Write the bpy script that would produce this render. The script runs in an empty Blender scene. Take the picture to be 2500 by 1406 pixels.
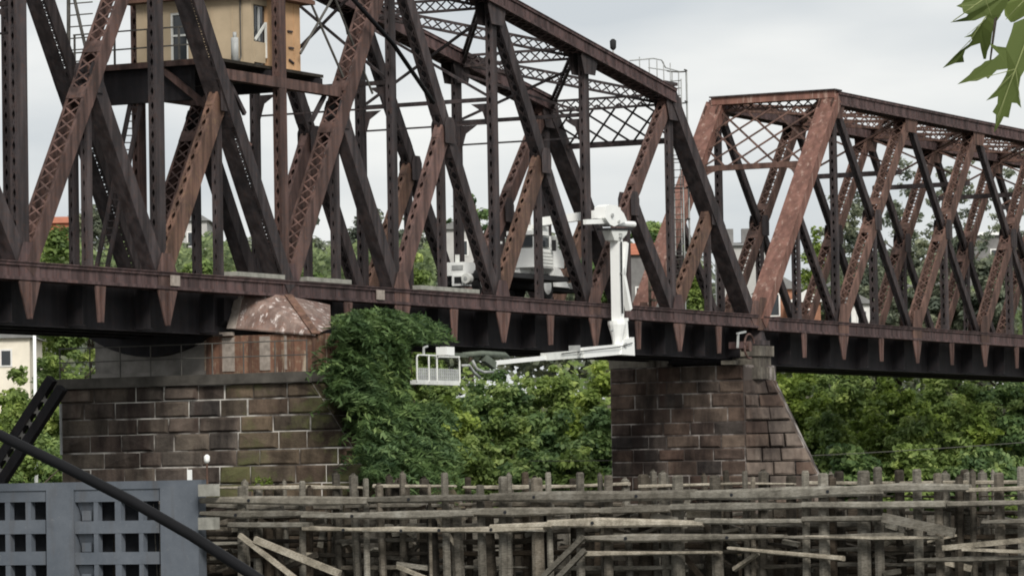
import bpy, math, random
import numpy as np
from mathutils import Vector, Matrix

C = bpy.context.scene.collection
SC = bpy.context.scene
PI = math.pi
rng = random.Random(7)

# ---------------------------------------------------------------- camera
# The photograph: a long telephoto lens, slightly pitched up and rolled by one degree.
F = 9816.0                       # focal length in photograph pixels (photo 2500 px wide)
ROLL = 0.018
PITCH = math.atan(473 / F)
CAMZ = 5.5
r0 = Vector((1, 0, 0)); f0 = Vector((0, 1, 0)); z0 = Vector((0, 0, 1))
FWD = f0 * math.cos(PITCH) + z0 * math.sin(PITCH)
U0 = z0 * math.cos(PITCH) - f0 * math.sin(PITCH)
RIGHT = r0 * math.cos(ROLL) - U0 * math.sin(ROLL)
UP = U0 * math.cos(ROLL) + r0 * math.sin(ROLL)
CAM = Vector((0, 0, CAMZ))
cam_d = bpy.data.cameras.new('camera')
cam = bpy.data.objects.new('camera', cam_d); C.objects.link(cam)
cam_d.sensor_width = 36; cam_d.lens = 36 * F / 2500
cam_d.clip_start = 0.1; cam_d.clip_end = 6000
m = Matrix.Identity(4)
for i in range(3):
    m[i][0] = RIGHT[i]; m[i][1] = UP[i]; m[i][2] = -FWD[i]; m[i][3] = CAM[i]
cam.matrix_world = m
SC.camera = cam

# ---------------------------------------------------------------- sky, sun, exposure
world = bpy.data.worlds.new('World'); SC.world = world; world.use_nodes = True
SUN_EL, SUN_AZ = math.radians(36), math.radians(166)      # high, behind the camera and to its left
def build_world():
    nt = world.node_tree; N = nt.nodes; L = nt.links; N.clear()
    out = N.new('ShaderNodeOutputWorld'); bg = N.new('ShaderNodeBackground'); bg.inputs[1].default_value = 0.1
    sky = N.new('ShaderNodeTexSky'); sky.sky_type = 'NISHITA'; sky.sun_disc = False
    sky.sun_elevation = SUN_EL; sky.sun_rotation = SUN_AZ
    tc = N.new('ShaderNodeTexCoord'); mp = N.new('ShaderNodeMapping')
    mp.inputs['Scale'].default_value = (8, 8, 30)
    L.new(tc.outputs['Generated'], mp.inputs['Vector'])
    no = N.new('ShaderNodeTexNoise'); no.inputs['Scale'].default_value = 1.0; no.inputs['Detail'].default_value = 5
    no.inputs['Roughness'].default_value = 0.45
    L.new(mp.outputs[0], no.inputs['Vector'])
    cr = N.new('ShaderNodeValToRGB')
    cr.color_ramp.elements[0].position = 0.34; cr.color_ramp.elements[0].color = (5.4, 5.7, 5.95, 1)
    cr.color_ramp.elements[1].position = 0.64; cr.color_ramp.elements[1].color = (8.0, 8.0, 7.8, 1)
    L.new(no.outputs['Fac'], cr.inputs[0])
    mx = N.new('ShaderNodeMix'); mx.data_type = 'RGBA'; mx.inputs['Factor'].default_value = 0.93
    L.new(sky.outputs[0], mx.inputs['A']); L.new(cr.outputs[0], mx.inputs['B'])
    L.new(mx.outputs['Result'], bg.inputs[0]); L.new(bg.outputs[0], out.inputs[0])
build_world()
sun_d = bpy.data.lights.new('sun', 'SUN'); sun_d.energy = 2.4; sun_d.angle = math.radians(18); sun_d.color = (1.0, 0.96, 0.9)
sun = bpy.data.objects.new('sun', sun_d); C.objects.link(sun)
sv = Vector((math.sin(SUN_AZ) * math.cos(SUN_EL), math.cos(SUN_AZ) * math.cos(SUN_EL), math.sin(SUN_EL)))
sun.location = sv * 200; sun.rotation_euler = sv.to_track_quat('Z', 'Y').to_euler()
SC.view_settings.view_transform = 'Standard'; SC.view_settings.look = 'None'
SC.view_settings.gamma = 1; SC.view_settings.use_curve_mapping = False
SC.view_settings.exposure = 0.22
SC.render.engine = 'CYCLES'
SC.cycles.filter_width = 1.9
SC.cycles.max_bounces = 5; SC.cycles.diffuse_bounces = 3; SC.cycles.transparent_max_bounces = 4

# ---------------------------------------------------------------- bridge frame
# s runs along the bridge (away, to the right), o across it (0 = near truss, 6 = far truss), z up.
def ray(px, py): return (px - 1250) / F * RIGHT + (703 - py) / F * UP + FWD
D = ray(6235, 1086); D.z = 0; D.normalize()
NV = Vector((-D.y, D.x, 0))
P0 = CAM + ray(50, 660) * 130; P0.z = 0
RZ = math.atan2(D.y, D.x)
def W(s, o, z): return P0 + D * s + NV * o + Vector((0, 0, z))
def st(px, py, o=0.0):            # photo point -> (s, z) on the vertical plane at offset o
    v = ray(px, py); O = P0 + NV * o
    p = CAM + v * ((O - CAM).dot(NV) / v.dot(NV)); return ((p - P0).dot(D), p.z)
def so(px, py, s):                # photo point -> (o, z) on the cross plane at station s
    v = ray(px, py); O = P0 + D * s
    p = CAM + v * ((O - CAM).dot(D) / v.dot(D)); return ((p - P0).dot(NV), p.z)
def at(px, py, dep): return CAM + ray(px, py) * dep
def gx(px, dep): return (CAM + ray(px, 1150) * dep).x

# ---------------------------------------------------------------- mesh helpers
class MB:
    def __init__(s): s.v = []; s.f = []
    def add(s, vs, fs):
        k = len(s.v); s.v += [tuple(p) for p in vs]; s.f += [tuple(i + k for i in f) for f in fs]
    def hexa(s, p):               # 8 points: bottom 0-3, top 4-7
        s.add(p, [(0, 3, 2, 1), (4, 5, 6, 7), (0, 1, 5, 4), (1, 2, 6, 5), (2, 3, 7, 6), (3, 0, 4, 7)])
    def box(s, a, b):
        x0, y0, z0 = a; x1, y1, z1 = b
        s.hexa([(x0, y0, z0), (x1, y0, z0), (x1, y1, z0), (x0, y1, z0), (x0, y0, z1), (x1, y0, z1), (x1, y1, z1), (x0, y1, z1)])
    def beam(s, p, q, w, h, up=(0, 0, 1), roll=0.0):   # w sideways, h along up
        p = Vector(p); q = Vector(q); a = (q - p).normalized(); u = Vector(up)
        side = a.cross(u)
        if side.length < 1e-4: side = a.cross(Vector((0, 1, 0)))
        side.normalize(); u = side.cross(a).normalized()
        if roll:
            R = Matrix.Rotation(roll, 3, a); side = R @ side; u = R @ u
        sd = side * w / 2; uu = u * h / 2
        s.hexa([p - sd - uu, p + sd - uu, q + sd - uu, q - sd - uu, p - sd + uu, p + sd + uu, q + sd + uu, q - sd + uu])
    def tube(s, pts, rad, n=6, cap=True):
        pts = [Vector(p) for p in pts]; k = len(s.v)
        rad = rad if isinstance(rad, (list, tuple)) else [rad] * len(pts)
        for i, p in enumerate(pts):
            t = (pts[min(i + 1, len(pts) - 1)] - pts[max(i - 1, 0)]).normalized()
            a = t.cross(Vector((0, 0, 1)))
            if a.length < 0.05: a = t.cross(Vector((0, 1, 0)))
            a.normalize(); b = t.cross(a)
            for j in range(n):
                c = 2 * PI * j / n
                s.v.append(tuple(p + (a * math.cos(c) + b * math.sin(c)) * rad[i]))
        for i in range(len(pts) - 1):
            for j in range(n):
                s.f.append((k + i * n + j, k + i * n + (j + 1) % n, k + (i + 1) * n + (j + 1) % n, k + (i + 1) * n + j))
        if cap:
            s.f.append(tuple(k + j for j in reversed(range(n)))); s.f.append(tuple(k + (len(pts) - 1) * n + j for j in range(n)))
    def prism(s, poly, vec):      # polygon extruded by vec
        n = len(poly); vec = Vector(vec); p = [Vector(q) for q in poly]; q = [a + vec for a in p]
        s.add(p + q, [tuple(reversed(range(n))), tuple(range(n, 2 * n))] + [(i, (i + 1) % n, n + (i + 1) % n, n + i) for i in range(n)])

def raw(name, mb, mat, parent=None, base=(0, 0, 0), smooth=False):
    me = bpy.data.meshes.new(name)
    bx, by, bz = base
    me.from_pydata([(x - bx, y - by, z - bz) for x, y, z in mb.v], [], mb.f); me.update()
    if mat: me.materials.append(mat)
    if smooth: me.polygons.foreach_set('use_smooth', [True] * len(me.polygons))
    o = bpy.data.objects.new(name, me); C.objects.link(o)
    if parent: o.parent = parent
    return o

class Thing:                      # an Empty at the thing's base; its parts are built in bridge coordinates
    def __init__(s, name, label, cat, base, group=None, frame=True):
        s.base = base if frame else (0, 0, 0)
        s.o = bpy.data.objects.new(name, None); C.objects.link(s.o)
        s.o.empty_display_size = 0.3
        if frame:
            s.o.location = W(*base); s.o.rotation_euler = (0, 0, RZ)
        else: s.o.location = base
        s.o['label'] = label; s.o['category'] = cat
        if group: s.o['group'] = group
    def part(s, name, mb, mat, label=None, smooth=False, stuff=False):
        o = raw(name, mb, mat, s.o, s.base, smooth)
        if label: o['label'] = label
        if stuff: o['kind'] = 'stuff'
        return o
    def sub(s, name, mb, mat, parent, smooth=False, stuff=False):
        o = raw(name, mb, mat, parent, s.base, smooth)
        if stuff: o['kind'] = 'stuff'
        return o

# ---------------------------------------------------------------- materials
def mat_base(name, rough=0.8, metal=0.0):
    mt = bpy.data.materials.new(name); mt.use_nodes = True
    nt = mt.node_tree; bs = nt.nodes['Principled BSDF']
    bs.inputs['Roughness'].default_value = rough; bs.inputs['Metallic'].default_value = metal
    bs.inputs['Specular IOR Level'].default_value = 0.25
    return mt, nt, bs
def noise_fac(nt, scale, detail=4, rough=0.6, stretch=(1, 1, 1), obj=False):
    N = nt.nodes; L = nt.links
    if obj:
        src = N.new('ShaderNodeTexCoord').outputs['Object']
    else:
        src = N.new('ShaderNodeNewGeometry').outputs['Position']
    mp = N.new('ShaderNodeMapping'); mp.inputs['Scale'].default_value = stretch; L.new(src, mp.inputs['Vector'])
    no = N.new('ShaderNodeTexNoise'); no.inputs['Scale'].default_value = scale; no.inputs['Detail'].default_value = detail
    no.inputs['Roughness'].default_value = rough; L.new(mp.outputs[0], no.inputs['Vector'])
    return no.outputs['Fac']
def ramp(nt, fac, stops):
    cr = nt.nodes.new('ShaderNodeValToRGB'); e = cr.color_ramp.elements
    while len(e) < len(stops): e.new(0.5)
    for el, (p, c) in zip(e, stops): el.position = p; el.color = (*c, 1)
    nt.links.new(fac, cr.inputs[0]); return cr.outputs[0]
def mix(nt, fac, a, b, mode='MIX'):
    mx = nt.nodes.new('ShaderNodeMix'); mx.data_type = 'RGBA'; mx.blend_type = mode
    for sock, val in ((mx.inputs['Factor'], fac), (mx.inputs['A'], a), (mx.inputs['B'], b)):
        if hasattr(val, 'links') or hasattr(val, 'is_linked'): nt.links.new(val, sock)
        elif isinstance(val, (int, float)): sock.default_value = val
        else: sock.default_value = (*val, 1)
    return mx.outputs['Result']
def bump(nt, bs, fac, strength=0.4, dist=0.03):
    b = nt.nodes.new('ShaderNodeBump'); b.inputs['Strength'].default_value = strength; b.inputs['Distance'].default_value = dist
    nt.links.new(fac, b.inputs['Height']); nt.links.new(b.outputs[0], bs.inputs['Normal'])
def objrand(nt): return nt.nodes.new('ShaderNodeObjectInfo').outputs['Random']

def steel(name, a, b, c, streak=0.5, pale=None):
    mt, nt, bs = mat_base(name, 0.75)
    f1 = noise_fac(nt, 0.9, 6, 0.65); f2 = noise_fac(nt, 5.0, 5, 0.7); f3 = noise_fac(nt, 2.2, 4, 0.6, (1.4, 1.4, 0.12))
    col = ramp(nt, f1, [(0.35, a), (0.65, b)])
    col = mix(nt, ramp(nt, f2, [(0.5, (0, 0, 0)), (0.72, (1, 1, 1))]), col, c)
    dk = ramp(nt, f3, [(0.4, (1 - streak,) * 3), (0.62, (1.12,) * 3)])
    col = mix(nt, 1.0, col, dk, 'MULTIPLY')
    if pale:
        f4 = noise_fac(nt, 4.0, 5, 0.7, (1, 1, 0.11))
        col = mix(nt, ramp(nt, f4, [(0.56, (0, 0, 0)), (0.64, (1, 1, 1))]), col, pale)
    orr = ramp(nt, objrand(nt), [(0, (0.82, 0.8, 0.8)), (1, (1.2, 1.14, 1.12))])
    col = mix(nt, 1.0, col, orr, 'MULTIPLY')
    nt.links.new(col, bs.inputs['Base Color']); bump(nt, bs, f2, 0.3, 0.02)
    return mt
def plain(name, col, var=0.25, scale=3.0, rough=0.7, bumpd=0.0, spec=0.25, metal=0.0):
    mt, nt, bs = mat_base(name, rough, metal); bs.inputs['Specular IOR Level'].default_value = spec
    f = noise_fac(nt, scale, 5, 0.6)
    a = tuple(x * (1 - var) for x in col); b = tuple(min(1, x * (1 + var)) for x in col)
    nt.links.new(ramp(nt, f, [(0.3, a), (0.7, b)]), bs.inputs['Base Color'])
    if bumpd: bump(nt, bs, f, 0.5, bumpd)
    return mt
def stone(name, cols, moss=None, soot=None):
    mt, nt, bs = mat_base(name, 0.9); bs.inputs['Specular IOR Level'].default_value = 0.1
    n = len(cols)
    col = ramp(nt, objrand(nt), [(i / (n - 1) if n > 1 else 0, c) for i, c in enumerate(cols)])
    f1 = noise_fac(nt, 1.2, 6, 0.65); f2 = noise_fac(nt, 9, 5, 0.7)
    col = mix(nt, 1.0, col, ramp(nt, f1, [(0.3, (0.5, 0.48, 0.47)), (0.7, (1.4, 1.33, 1.25))]), 'MULTIPLY')
    f3 = noise_fac(nt, 1.0, 4, 0.6, (1, 1, 0.15))
    col = mix(nt, ramp(nt, f3, [(0.55, (0, 0, 0)), (0.72, (0.75,) * 3)]), col, (0.055, 0.032, 0.026))
    f5 = noise_fac(nt, 0.55, 5, 0.65, (1, 1, 0.2)); col = mix(nt, 1.0, col, ramp(nt, f5, [(0.4, (0.42, 0.42, 0.44)), (0.56, (1.1, 1.1, 1.1))]), 'MULTIPLY')
    if moss:
        f4 = noise_fac(nt, 0.55, 6, 0.7)
        col = mix(nt, ramp(nt, f4, [(0.5, (0, 0, 0)), (0.62, (0.8,) * 3)]), col, moss)
    nt.links.new(col, bs.inputs['Base Color']); bump(nt, bs, f2, 0.7, 0.05)
    return mt
def timber(name, cols, grain=None):
    mt, nt, bs = mat_base(name, 0.85); bs.inputs['Specular IOR Level'].default_value = 0.15
    n = len(cols); col = ramp(nt, objrand(nt), [(i / (n - 1), c) for i, c in enumerate(cols)])
    f1 = noise_fac(nt, 1.3, 6, 0.75); f2 = noise_fac(nt, 6.0, 5, 0.7, (1, 1, 6) if not grain else grain)
    col = mix(nt, 1.0, col, ramp(nt, f1, [(0.32, (0.4, 0.38, 0.34)), (0.52, (1.0, 0.96, 0.88)), (0.7, (1.5, 1.48, 1.42))]), 'MULTIPLY')
    col = mix(nt, 1.0, col, ramp(nt, f2, [(0.35, (0.55,) * 3), (0.6, (1.15,) * 3)]), 'MULTIPLY')
    nt.links.new(col, bs.inputs['Base Color']); bump(nt, bs, f2, 0.6, 0.03)
    return mt
def foliage(name, a, b, c):
    mt, nt, bs = mat_base(name, 0.6); bs.inputs['Specular IOR Level'].default_value = 0.3
    at_ = nt.nodes.new('ShaderNodeAttribute'); at_.attribute_name = 'rnd'
    col = ramp(nt, at_.outputs['Fac'], [(0.0, a), (0.6, b), (1.0, c)])
    f = noise_fac(nt, 0.6, 3, 0.6)
    col = mix(nt, 1.0, col, ramp(nt, f, [(0.35, (0.7, 0.75, 0.8)), (0.65, (1.25, 1.2, 1.05))]), 'MULTIPLY')
    nt.links.new(col, bs.inputs['Base Color'])
    tr = nt.nodes.new('ShaderNodeBsdfTranslucent'); nt.links.new(col, tr.inputs[0])
    ms = nt.nodes.new('ShaderNodeMixShader'); ms.inputs[0].default_value = 0.42
    nt.links.new(bs.outputs[0], ms.inputs[1]); nt.links.new(tr.outputs[0], ms.inputs[2])
    nt.links.new(ms.outputs[0], nt.nodes['Material Output'].inputs[0])
    return mt

M = {}
M['dark'] = steel('shaded_dark_weathered_steel', (0.044, 0.04, 0.043), (0.076, 0.063, 0.063), (0.078, 0.052, 0.046))  # weathered steel, darkened in colour for members showing their shaded side
M['brown'] = steel('lit_brown_weathered_steel', (0.098, 0.067, 0.06), (0.165, 0.104, 0.09), (0.17, 0.092, 0.068))  # weathered steel, lightened in colour for sky-lit members
M['chord'] = steel('chord_steel', (0.082, 0.06, 0.06), (0.122, 0.082, 0.08), (0.125, 0.068, 0.06))
M['rust'] = steel('orange_rusted_steel', (0.115, 0.075, 0.06), (0.205, 0.12, 0.088), (0.21, 0.135, 0.085))
M['rosy'] = steel('rosy_brown_steel', (0.11, 0.075, 0.068), (0.185, 0.115, 0.102), (0.185, 0.11, 0.085))
M['pink'] = steel('lit_pink_steel', (0.19, 0.098, 0.077), (0.27, 0.142, 0.112), (0.22, 0.12, 0.085), 0.3, (0.36, 0.25, 0.205))  # pale-streaked pink; the skylight on the end posts is put into this colour
M['span2'] = steel('red_brown_steel', (0.095, 0.06, 0.05), (0.155, 0.092, 0.074), (0.15, 0.098, 0.07))
M['girder'] = steel('shade_dark_girder_steel', (0.016, 0.016, 0.019), (0.026, 0.024, 0.027), (0.03, 0.022, 0.021), 0.3)  # colour darkened to carry the shade under the deck
M['patch'] = plain('pale_plate_paint', (0.34, 0.295, 0.255), 0.3, 5)
M['hood'] = steel('streaked_rusty_sheet', (0.17, 0.115, 0.098), (0.29, 0.23, 0.2), (0.24, 0.14, 0.105), 0.3, (0.68, 0.64, 0.61))
M['drumrust'] = steel('patchy_rust_drum', (0.18, 0.095, 0.07), (0.29, 0.165, 0.11), (0.36, 0.29, 0.2), 0.4, (0.5, 0.44, 0.34))
M['drumgrey'] = plain('grey_stained_concrete', (0.25, 0.235, 0.215), 0.35, 1.5, 0.9, 0.01)
M['cap'] = plain('dark_cap_stone', (0.085, 0.078, 0.068), 0.45, 1.5, 0.9, 0.03)
M['stoneA'] = stone('brown_pier_stone', [(0.092, 0.08, 0.071), (0.125, 0.104, 0.09), (0.08, 0.074, 0.071), (0.145, 0.126, 0.106), (0.1, 0.078, 0.07)])
M['stoneM'] = stone('mossy_pier_stone', [(0.11, 0.09, 0.068), (0.15, 0.117, 0.085), (0.095, 0.082, 0.068), (0.16, 0.11, 0.08)], (0.12, 0.125, 0.055))
M['stoneB'] = stone('dark_red_pier_stone', [(0.085, 0.066, 0.058), (0.115, 0.085, 0.07), (0.065, 0.058, 0.055), (0.15, 0.118, 0.097), (0.095, 0.064, 0.053)])
M['stoneC'] = stone('grey_pink_nose_stone', [(0.13, 0.11, 0.098), (0.18, 0.15, 0.13), (0.105, 0.092, 0.083)])
M['stoneG'] = stone('pale_grey_bearing_stone', [(0.2, 0.19, 0.165), (0.27, 0.255, 0.22)])
def patchy(name, a, b, p0, p1, scale):
    mt, nt, bs = mat_base(name, 0.95); f = noise_fac(nt, scale, 4, 0.55)
    nt.links.new(ramp(nt, f, [(p0, a), (p1, b)]), bs.inputs['Base Color']); return mt
M['mortar'] = patchy('patchy_pale_mortar', (0.1, 0.085, 0.075), (0.62, 0.59, 0.54), 0.43, 0.6, 0.9)
M['mortarD'] = patchy('patchy_dirty_mortar', (0.075, 0.062, 0.056), (0.42, 0.38, 0.35), 0.46, 0.66, 1.2)
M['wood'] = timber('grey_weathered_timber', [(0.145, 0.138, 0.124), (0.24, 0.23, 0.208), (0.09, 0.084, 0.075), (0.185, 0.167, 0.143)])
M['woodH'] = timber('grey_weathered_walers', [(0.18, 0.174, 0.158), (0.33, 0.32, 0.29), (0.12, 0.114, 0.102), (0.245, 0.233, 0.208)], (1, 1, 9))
M['woodD'] = timber('shade_dark_timber', [(0.05, 0.045, 0.039), (0.08, 0.07, 0.058), (0.035, 0.032, 0.029), (0.1, 0.08, 0.062)])  # darkened to paint in the shade between and behind the walers
M['woodP'] = timber('pale_split_timber', [(0.33, 0.305, 0.26), (0.44, 0.41, 0.355)], (2, 2, 9))
def stained(name, a, b, rust_, pale):
    mt, nt, bs = mat_base(name, 0.65); f = noise_fac(nt, 0.8, 6, 0.65); g = noise_fac(nt, 1.6, 5, 0.65, (1, 1, 0.12)); h = noise_fac(nt, 7, 5, 0.7)
    col = ramp(nt, f, [(0.3, a), (0.7, b)])
    col = mix(nt, ramp(nt, g, [(0.56, (0, 0, 0)), (0.75, (0.6,) * 3)]), col, rust_)
    col = mix(nt, ramp(nt, h, [(0.6, (0, 0, 0)), (0.75, (0.5,) * 3)]), col, pale)
    nt.links.new(col, bs.inputs['Base Color']); bump(nt, bs, f, 0.5, 0.05); return mt
M['steelg'] = stained('blue_grey_painted_steel', (0.1, 0.116, 0.138), (0.15, 0.168, 0.193), (0.1, 0.09, 0.082), (0.24, 0.25, 0.26))
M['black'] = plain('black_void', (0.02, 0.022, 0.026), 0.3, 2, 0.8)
M['white'] = plain('white_vehicle_paint', (0.93, 0.94, 0.91), 0.04, 1.5, 0.35, 0, 0.5)
M['offw'] = plain('worn_white_paint', (0.74, 0.75, 0.71), 0.15, 2, 0.5)
M['galv'] = plain('galvanised_grey_metal', (0.4, 0.41, 0.4), 0.2, 3, 0.5, 0, 0.4)
M['olive'] = plain('drab_green_grey_metal', (0.12, 0.14, 0.11), 0.3, 2.5, 0.6)
M['tyre'] = plain('black_rubber', (0.025, 0.025, 0.026), 0.2, 3, 0.9)
M['glass'] = plain('dark_window_glass', (0.03, 0.035, 0.04), 0.2, 2, 0.12, 0, 0.6)
M['cablem'] = plain('black_cable_rubber', (0.004, 0.004, 0.005), 0.35, 9, 0.6, 0.002, 0.2)
M['cream'] = plain('cream_board_wall', (0.5, 0.4, 0.275), 0.14, 0.8, 0.9)
M['tan'] = plain('tan_stained_wall', (0.58, 0.36, 0.2), 0.28, 0.7, 0.9)
M['soffit'] = plain('brown_painted_eave', (0.16, 0.09, 0.065), 0.25, 3, 0.8)
M['railm'] = plain('dull_rail_paint', (0.1, 0.095, 0.085), 0.3, 4, 0.7)
M['paleboard'] = plain('pale_grey_boards', (0.3, 0.295, 0.26), 0.3, 3, 0.9)
M['bark'] = plain('grey_brown_bark', (0.075, 0.06, 0.047), 0.35, 4, 0.95, 0.02)
M['brick'] = plain('orange_brick', (0.33, 0.165, 0.105), 0.25, 2.5, 0.9)
M['roofred'] = plain('red_orange_roof', (0.42, 0.15, 0.085), 0.2, 1.5, 0.85)
M['greyhouse'] = plain('grey_weathered_siding', (0.19, 0.185, 0.18), 0.25, 1.5, 0.9)
M['palehouse'] = plain('pale_rendered_wall', (0.5, 0.49, 0.47), 0.12, 1.0, 0.9)
M['roofgrey'] = plain('grey_slate_roof', (0.22, 0.22, 0.215), 0.2, 1.5, 0.9)
M['whitehouse'] = plain('white_siding', (0.78, 0.77, 0.74), 0.1, 1.5, 0.9)
M['canopyhouse'] = plain('cream_render', (0.8, 0.74, 0.62), 0.1, 1.0, 0.9)
M['canopy'] = plain('cream_canvas', (0.8, 0.74, 0.62), 0.1, 1.5, 0.9)
M['earth'] = plain('river_bank_earth', (0.09, 0.085, 0.055), 0.5, 0.25, 0.95, 0.1)
M['waterm'] = plain('dark_river_water', (0.035, 0.042, 0.035), 0.3, 0.3, 0.12, 0.02, 0.5)
M['leafA'] = foliage('mid_green_leaves', (0.11, 0.165, 0.05), (0.235, 0.325, 0.095), (0.42, 0.51, 0.18))
M['leafB'] = foliage('yellow_green_leaves', (0.13, 0.19, 0.04), (0.25, 0.34, 0.07), (0.42, 0.51, 0.14))
M['leafC'] = foliage('deep_green_leaves', (0.08, 0.14, 0.055), (0.175, 0.265, 0.095), (0.34, 0.44, 0.17))
M['leafD'] = foliage('hazed_grey_green_leaves', (0.14, 0.16, 0.12), (0.22, 0.25, 0.18), (0.33, 0.36, 0.26))  # greyed and paled so the colour carries the haze on far trees
M['leafE'] = foliage('soft_green_leaves', (0.12, 0.16, 0.075), (0.2, 0.26, 0.12), (0.32, 0.39, 0.19))
M['leafV'] = foliage('vine_leaves', (0.055, 0.1, 0.04), (0.14, 0.22, 0.085), (0.31, 0.42, 0.17))
M['vein'] = plain('leaf_vein', (0.3, 0.34, 0.14), 0.1, 20)
M['maple'] = foliage('maple_leaf_green', (0.15, 0.2, 0.06), (0.19, 0.245, 0.075), (0.22, 0.28, 0.085))

# ---------------------------------------------------------------- riveted members
def lattice(mb, P, Q, side, half, off_q, gap, bar=0.062, th=0.014, end=0.5):
    """X lacing between two webs: runs from P to Q; side = unit vector across; off_q = vector to the laced face."""
    a = (Q - P); Ln = a.length; a.normalize(); nq = off_q.normalized()
    x = end; n = max(1, round((Ln - 2 * end) / gap)); g = (Ln - 2 * end) / n
    for i in range(n):
        c = P + off_q + a * (x + i * g)
        mb.beam(c - side * half, c + a * g + side * half, bar, th, nq)
        mb.beam(c + side * half + nq * 0.004, c + a * g - side * half + nq * 0.004, bar, th, nq)

def member(T, name, p0, p1, b, h, mat, o=0.0, lace=True, cover=None, gap=None, batten=0.5, mids=(), faces=(1, -1), slit=None):
    """Built-up member in the truss plane: two channels b apart (across the bridge), h deep, joined by lacing."""
    if p0[1] > p1[1]: p0, p1 = p1, p0
    P = Vector((p0[0], o, p0[1])); Q = Vector((p1[0], o, p1[1]))
    a = (Q - P).normalized(); q = Vector((-a.z, 0, a.x)); side = Vector((0, 1, 0))
    mb = MB(); t = 0.03; fl = min(0.075, b * 0.2)
    for sg in (-1, 1):
        c = side * sg * (b / 2 - t / 2)
        mb.beam(P + c, Q + c, t, h, q)
        for qs in (-1, 1):
            e = side * sg * (b / 2 - t - fl / 2) + q * qs * (h / 2 - 0.013)
            mb.beam(P + e, Q + e, fl, 0.026, q)
    Ln = (Q - P).length
    for qs in (-1, 1):
        for x0 in (0.25, Ln - 0.25 - batten):
            mb.beam(P + a * x0 + q * qs * (h / 2 + 0.008), P + a * (x0 + batten) + q * qs * (h / 2 + 0.008), b, 0.014, q)
        for mx_ in mids:
            for dx in (-0.95, 0.95):
                c0 = Ln * mx_ + dx
                mb.beam(P + a * (c0 - 0.24) + q * qs * (h / 2 + 0.01), P + a * (c0 + 0.24) + q * qs * (h / 2 + 0.01), b, 0.016, q)
    for qs in ((1,) if cover == '+' else (-1,) if cover == '-' else (1, -1) if cover == 'b' else ()):
        mb.beam(P + q * qs * (h / 2 + 0.02), Q + q * qs * (h / 2 + 0.02), b + 0.12, 0.03, q)
    if slit is not None:          # solid plate on the lower face, leaving a laced slit beside the near web
        c = side * (slit / 2) + q * (h / 2 + 0.006)
        mb.beam(P + c, Q + c, b - slit, 0.012, q)
    ob = T.part(name, mb, mat)
    if lace:
        lb = MB()
        for qs in faces:
            if (cover == '+' and qs > 0) or (cover == '-' and qs < 0): continue
            lattice(lb, P, Q, side, b / 2 - 0.05, q * qs * (h / 2 - 0.02), gap or max(0.42, b * 1.0))
        if lb.f: T.sub('lacing', lb, mat, ob, stuff=True)
    return ob

def across(T, name, A, B, w, h, mat, lace=True, plane=None):
    """Strut between two points of the two trusses: two angle pairs with lacing between (or a plain bar)."""
    A = Vector(A); B = Vector(B); a = (B - A).normalized()
    up = Vector(plane) if plane else Vector((0, 0, 1)); side = a.cross(up).normalized(); up = side.cross(a).normalized()
    mb = MB()
    if not lace:
        mb.beam(A, B, w, h, up); return T.part(name, mb, mat)
    for sg in (-1, 1):
        mb.beam(A + up * sg * (h / 2 - 0.05), B + up * sg * (h / 2 - 0.05), w, 0.1, up)
    ob = T.part(name, mb, mat)
    lb = MB(); lattice(lb, A, B, up, h / 2 - 0.06, side * 0.05, max(0.4, h * 0.95), 0.06, 0.015, 0.15)
    T.sub('lacing', lb, mat, ob, stuff=True)
    return ob

def gusset(T, s, z, pts, mat, b=0.72, o=0.0):
    mb = MB()
    for sg in (-1, 1):
        mb.prism([(s + x, o + sg * (b / 2) - 0.012, z + y) for x, y in pts], (0, 0.024, 0))
    return T.part('gusset_plate', mb, mat)

def copy_far(T, objs, dy=6.0):
    for p in objs:
        c = p.copy(); C.objects.link(c); c.parent = T.o; c.location.y += dy
        for ch in list(p.children):
            k = ch.copy(); C.objects.link(k); k.parent = c

WID = 6.0
ZB = 12.56
# ================================================================ the swing span
L1 = 8.42
SW = Thing('swing_span', 'dark rusty truss span with sloping top chord and the control cabin in its middle', 'bridge span', (16.84, 3, 11.0))
TZ = {2: 26.7, 3: 26.05, 4: 24.75, 5: 23.45, 6: 22.15}
def mirror(k): return 4 - k
near = []
def nb(k): return (k * L1, ZB)
def nt_(k): return (k * L1, TZ[k] if k >= 2 else TZ[4 - k])
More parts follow.
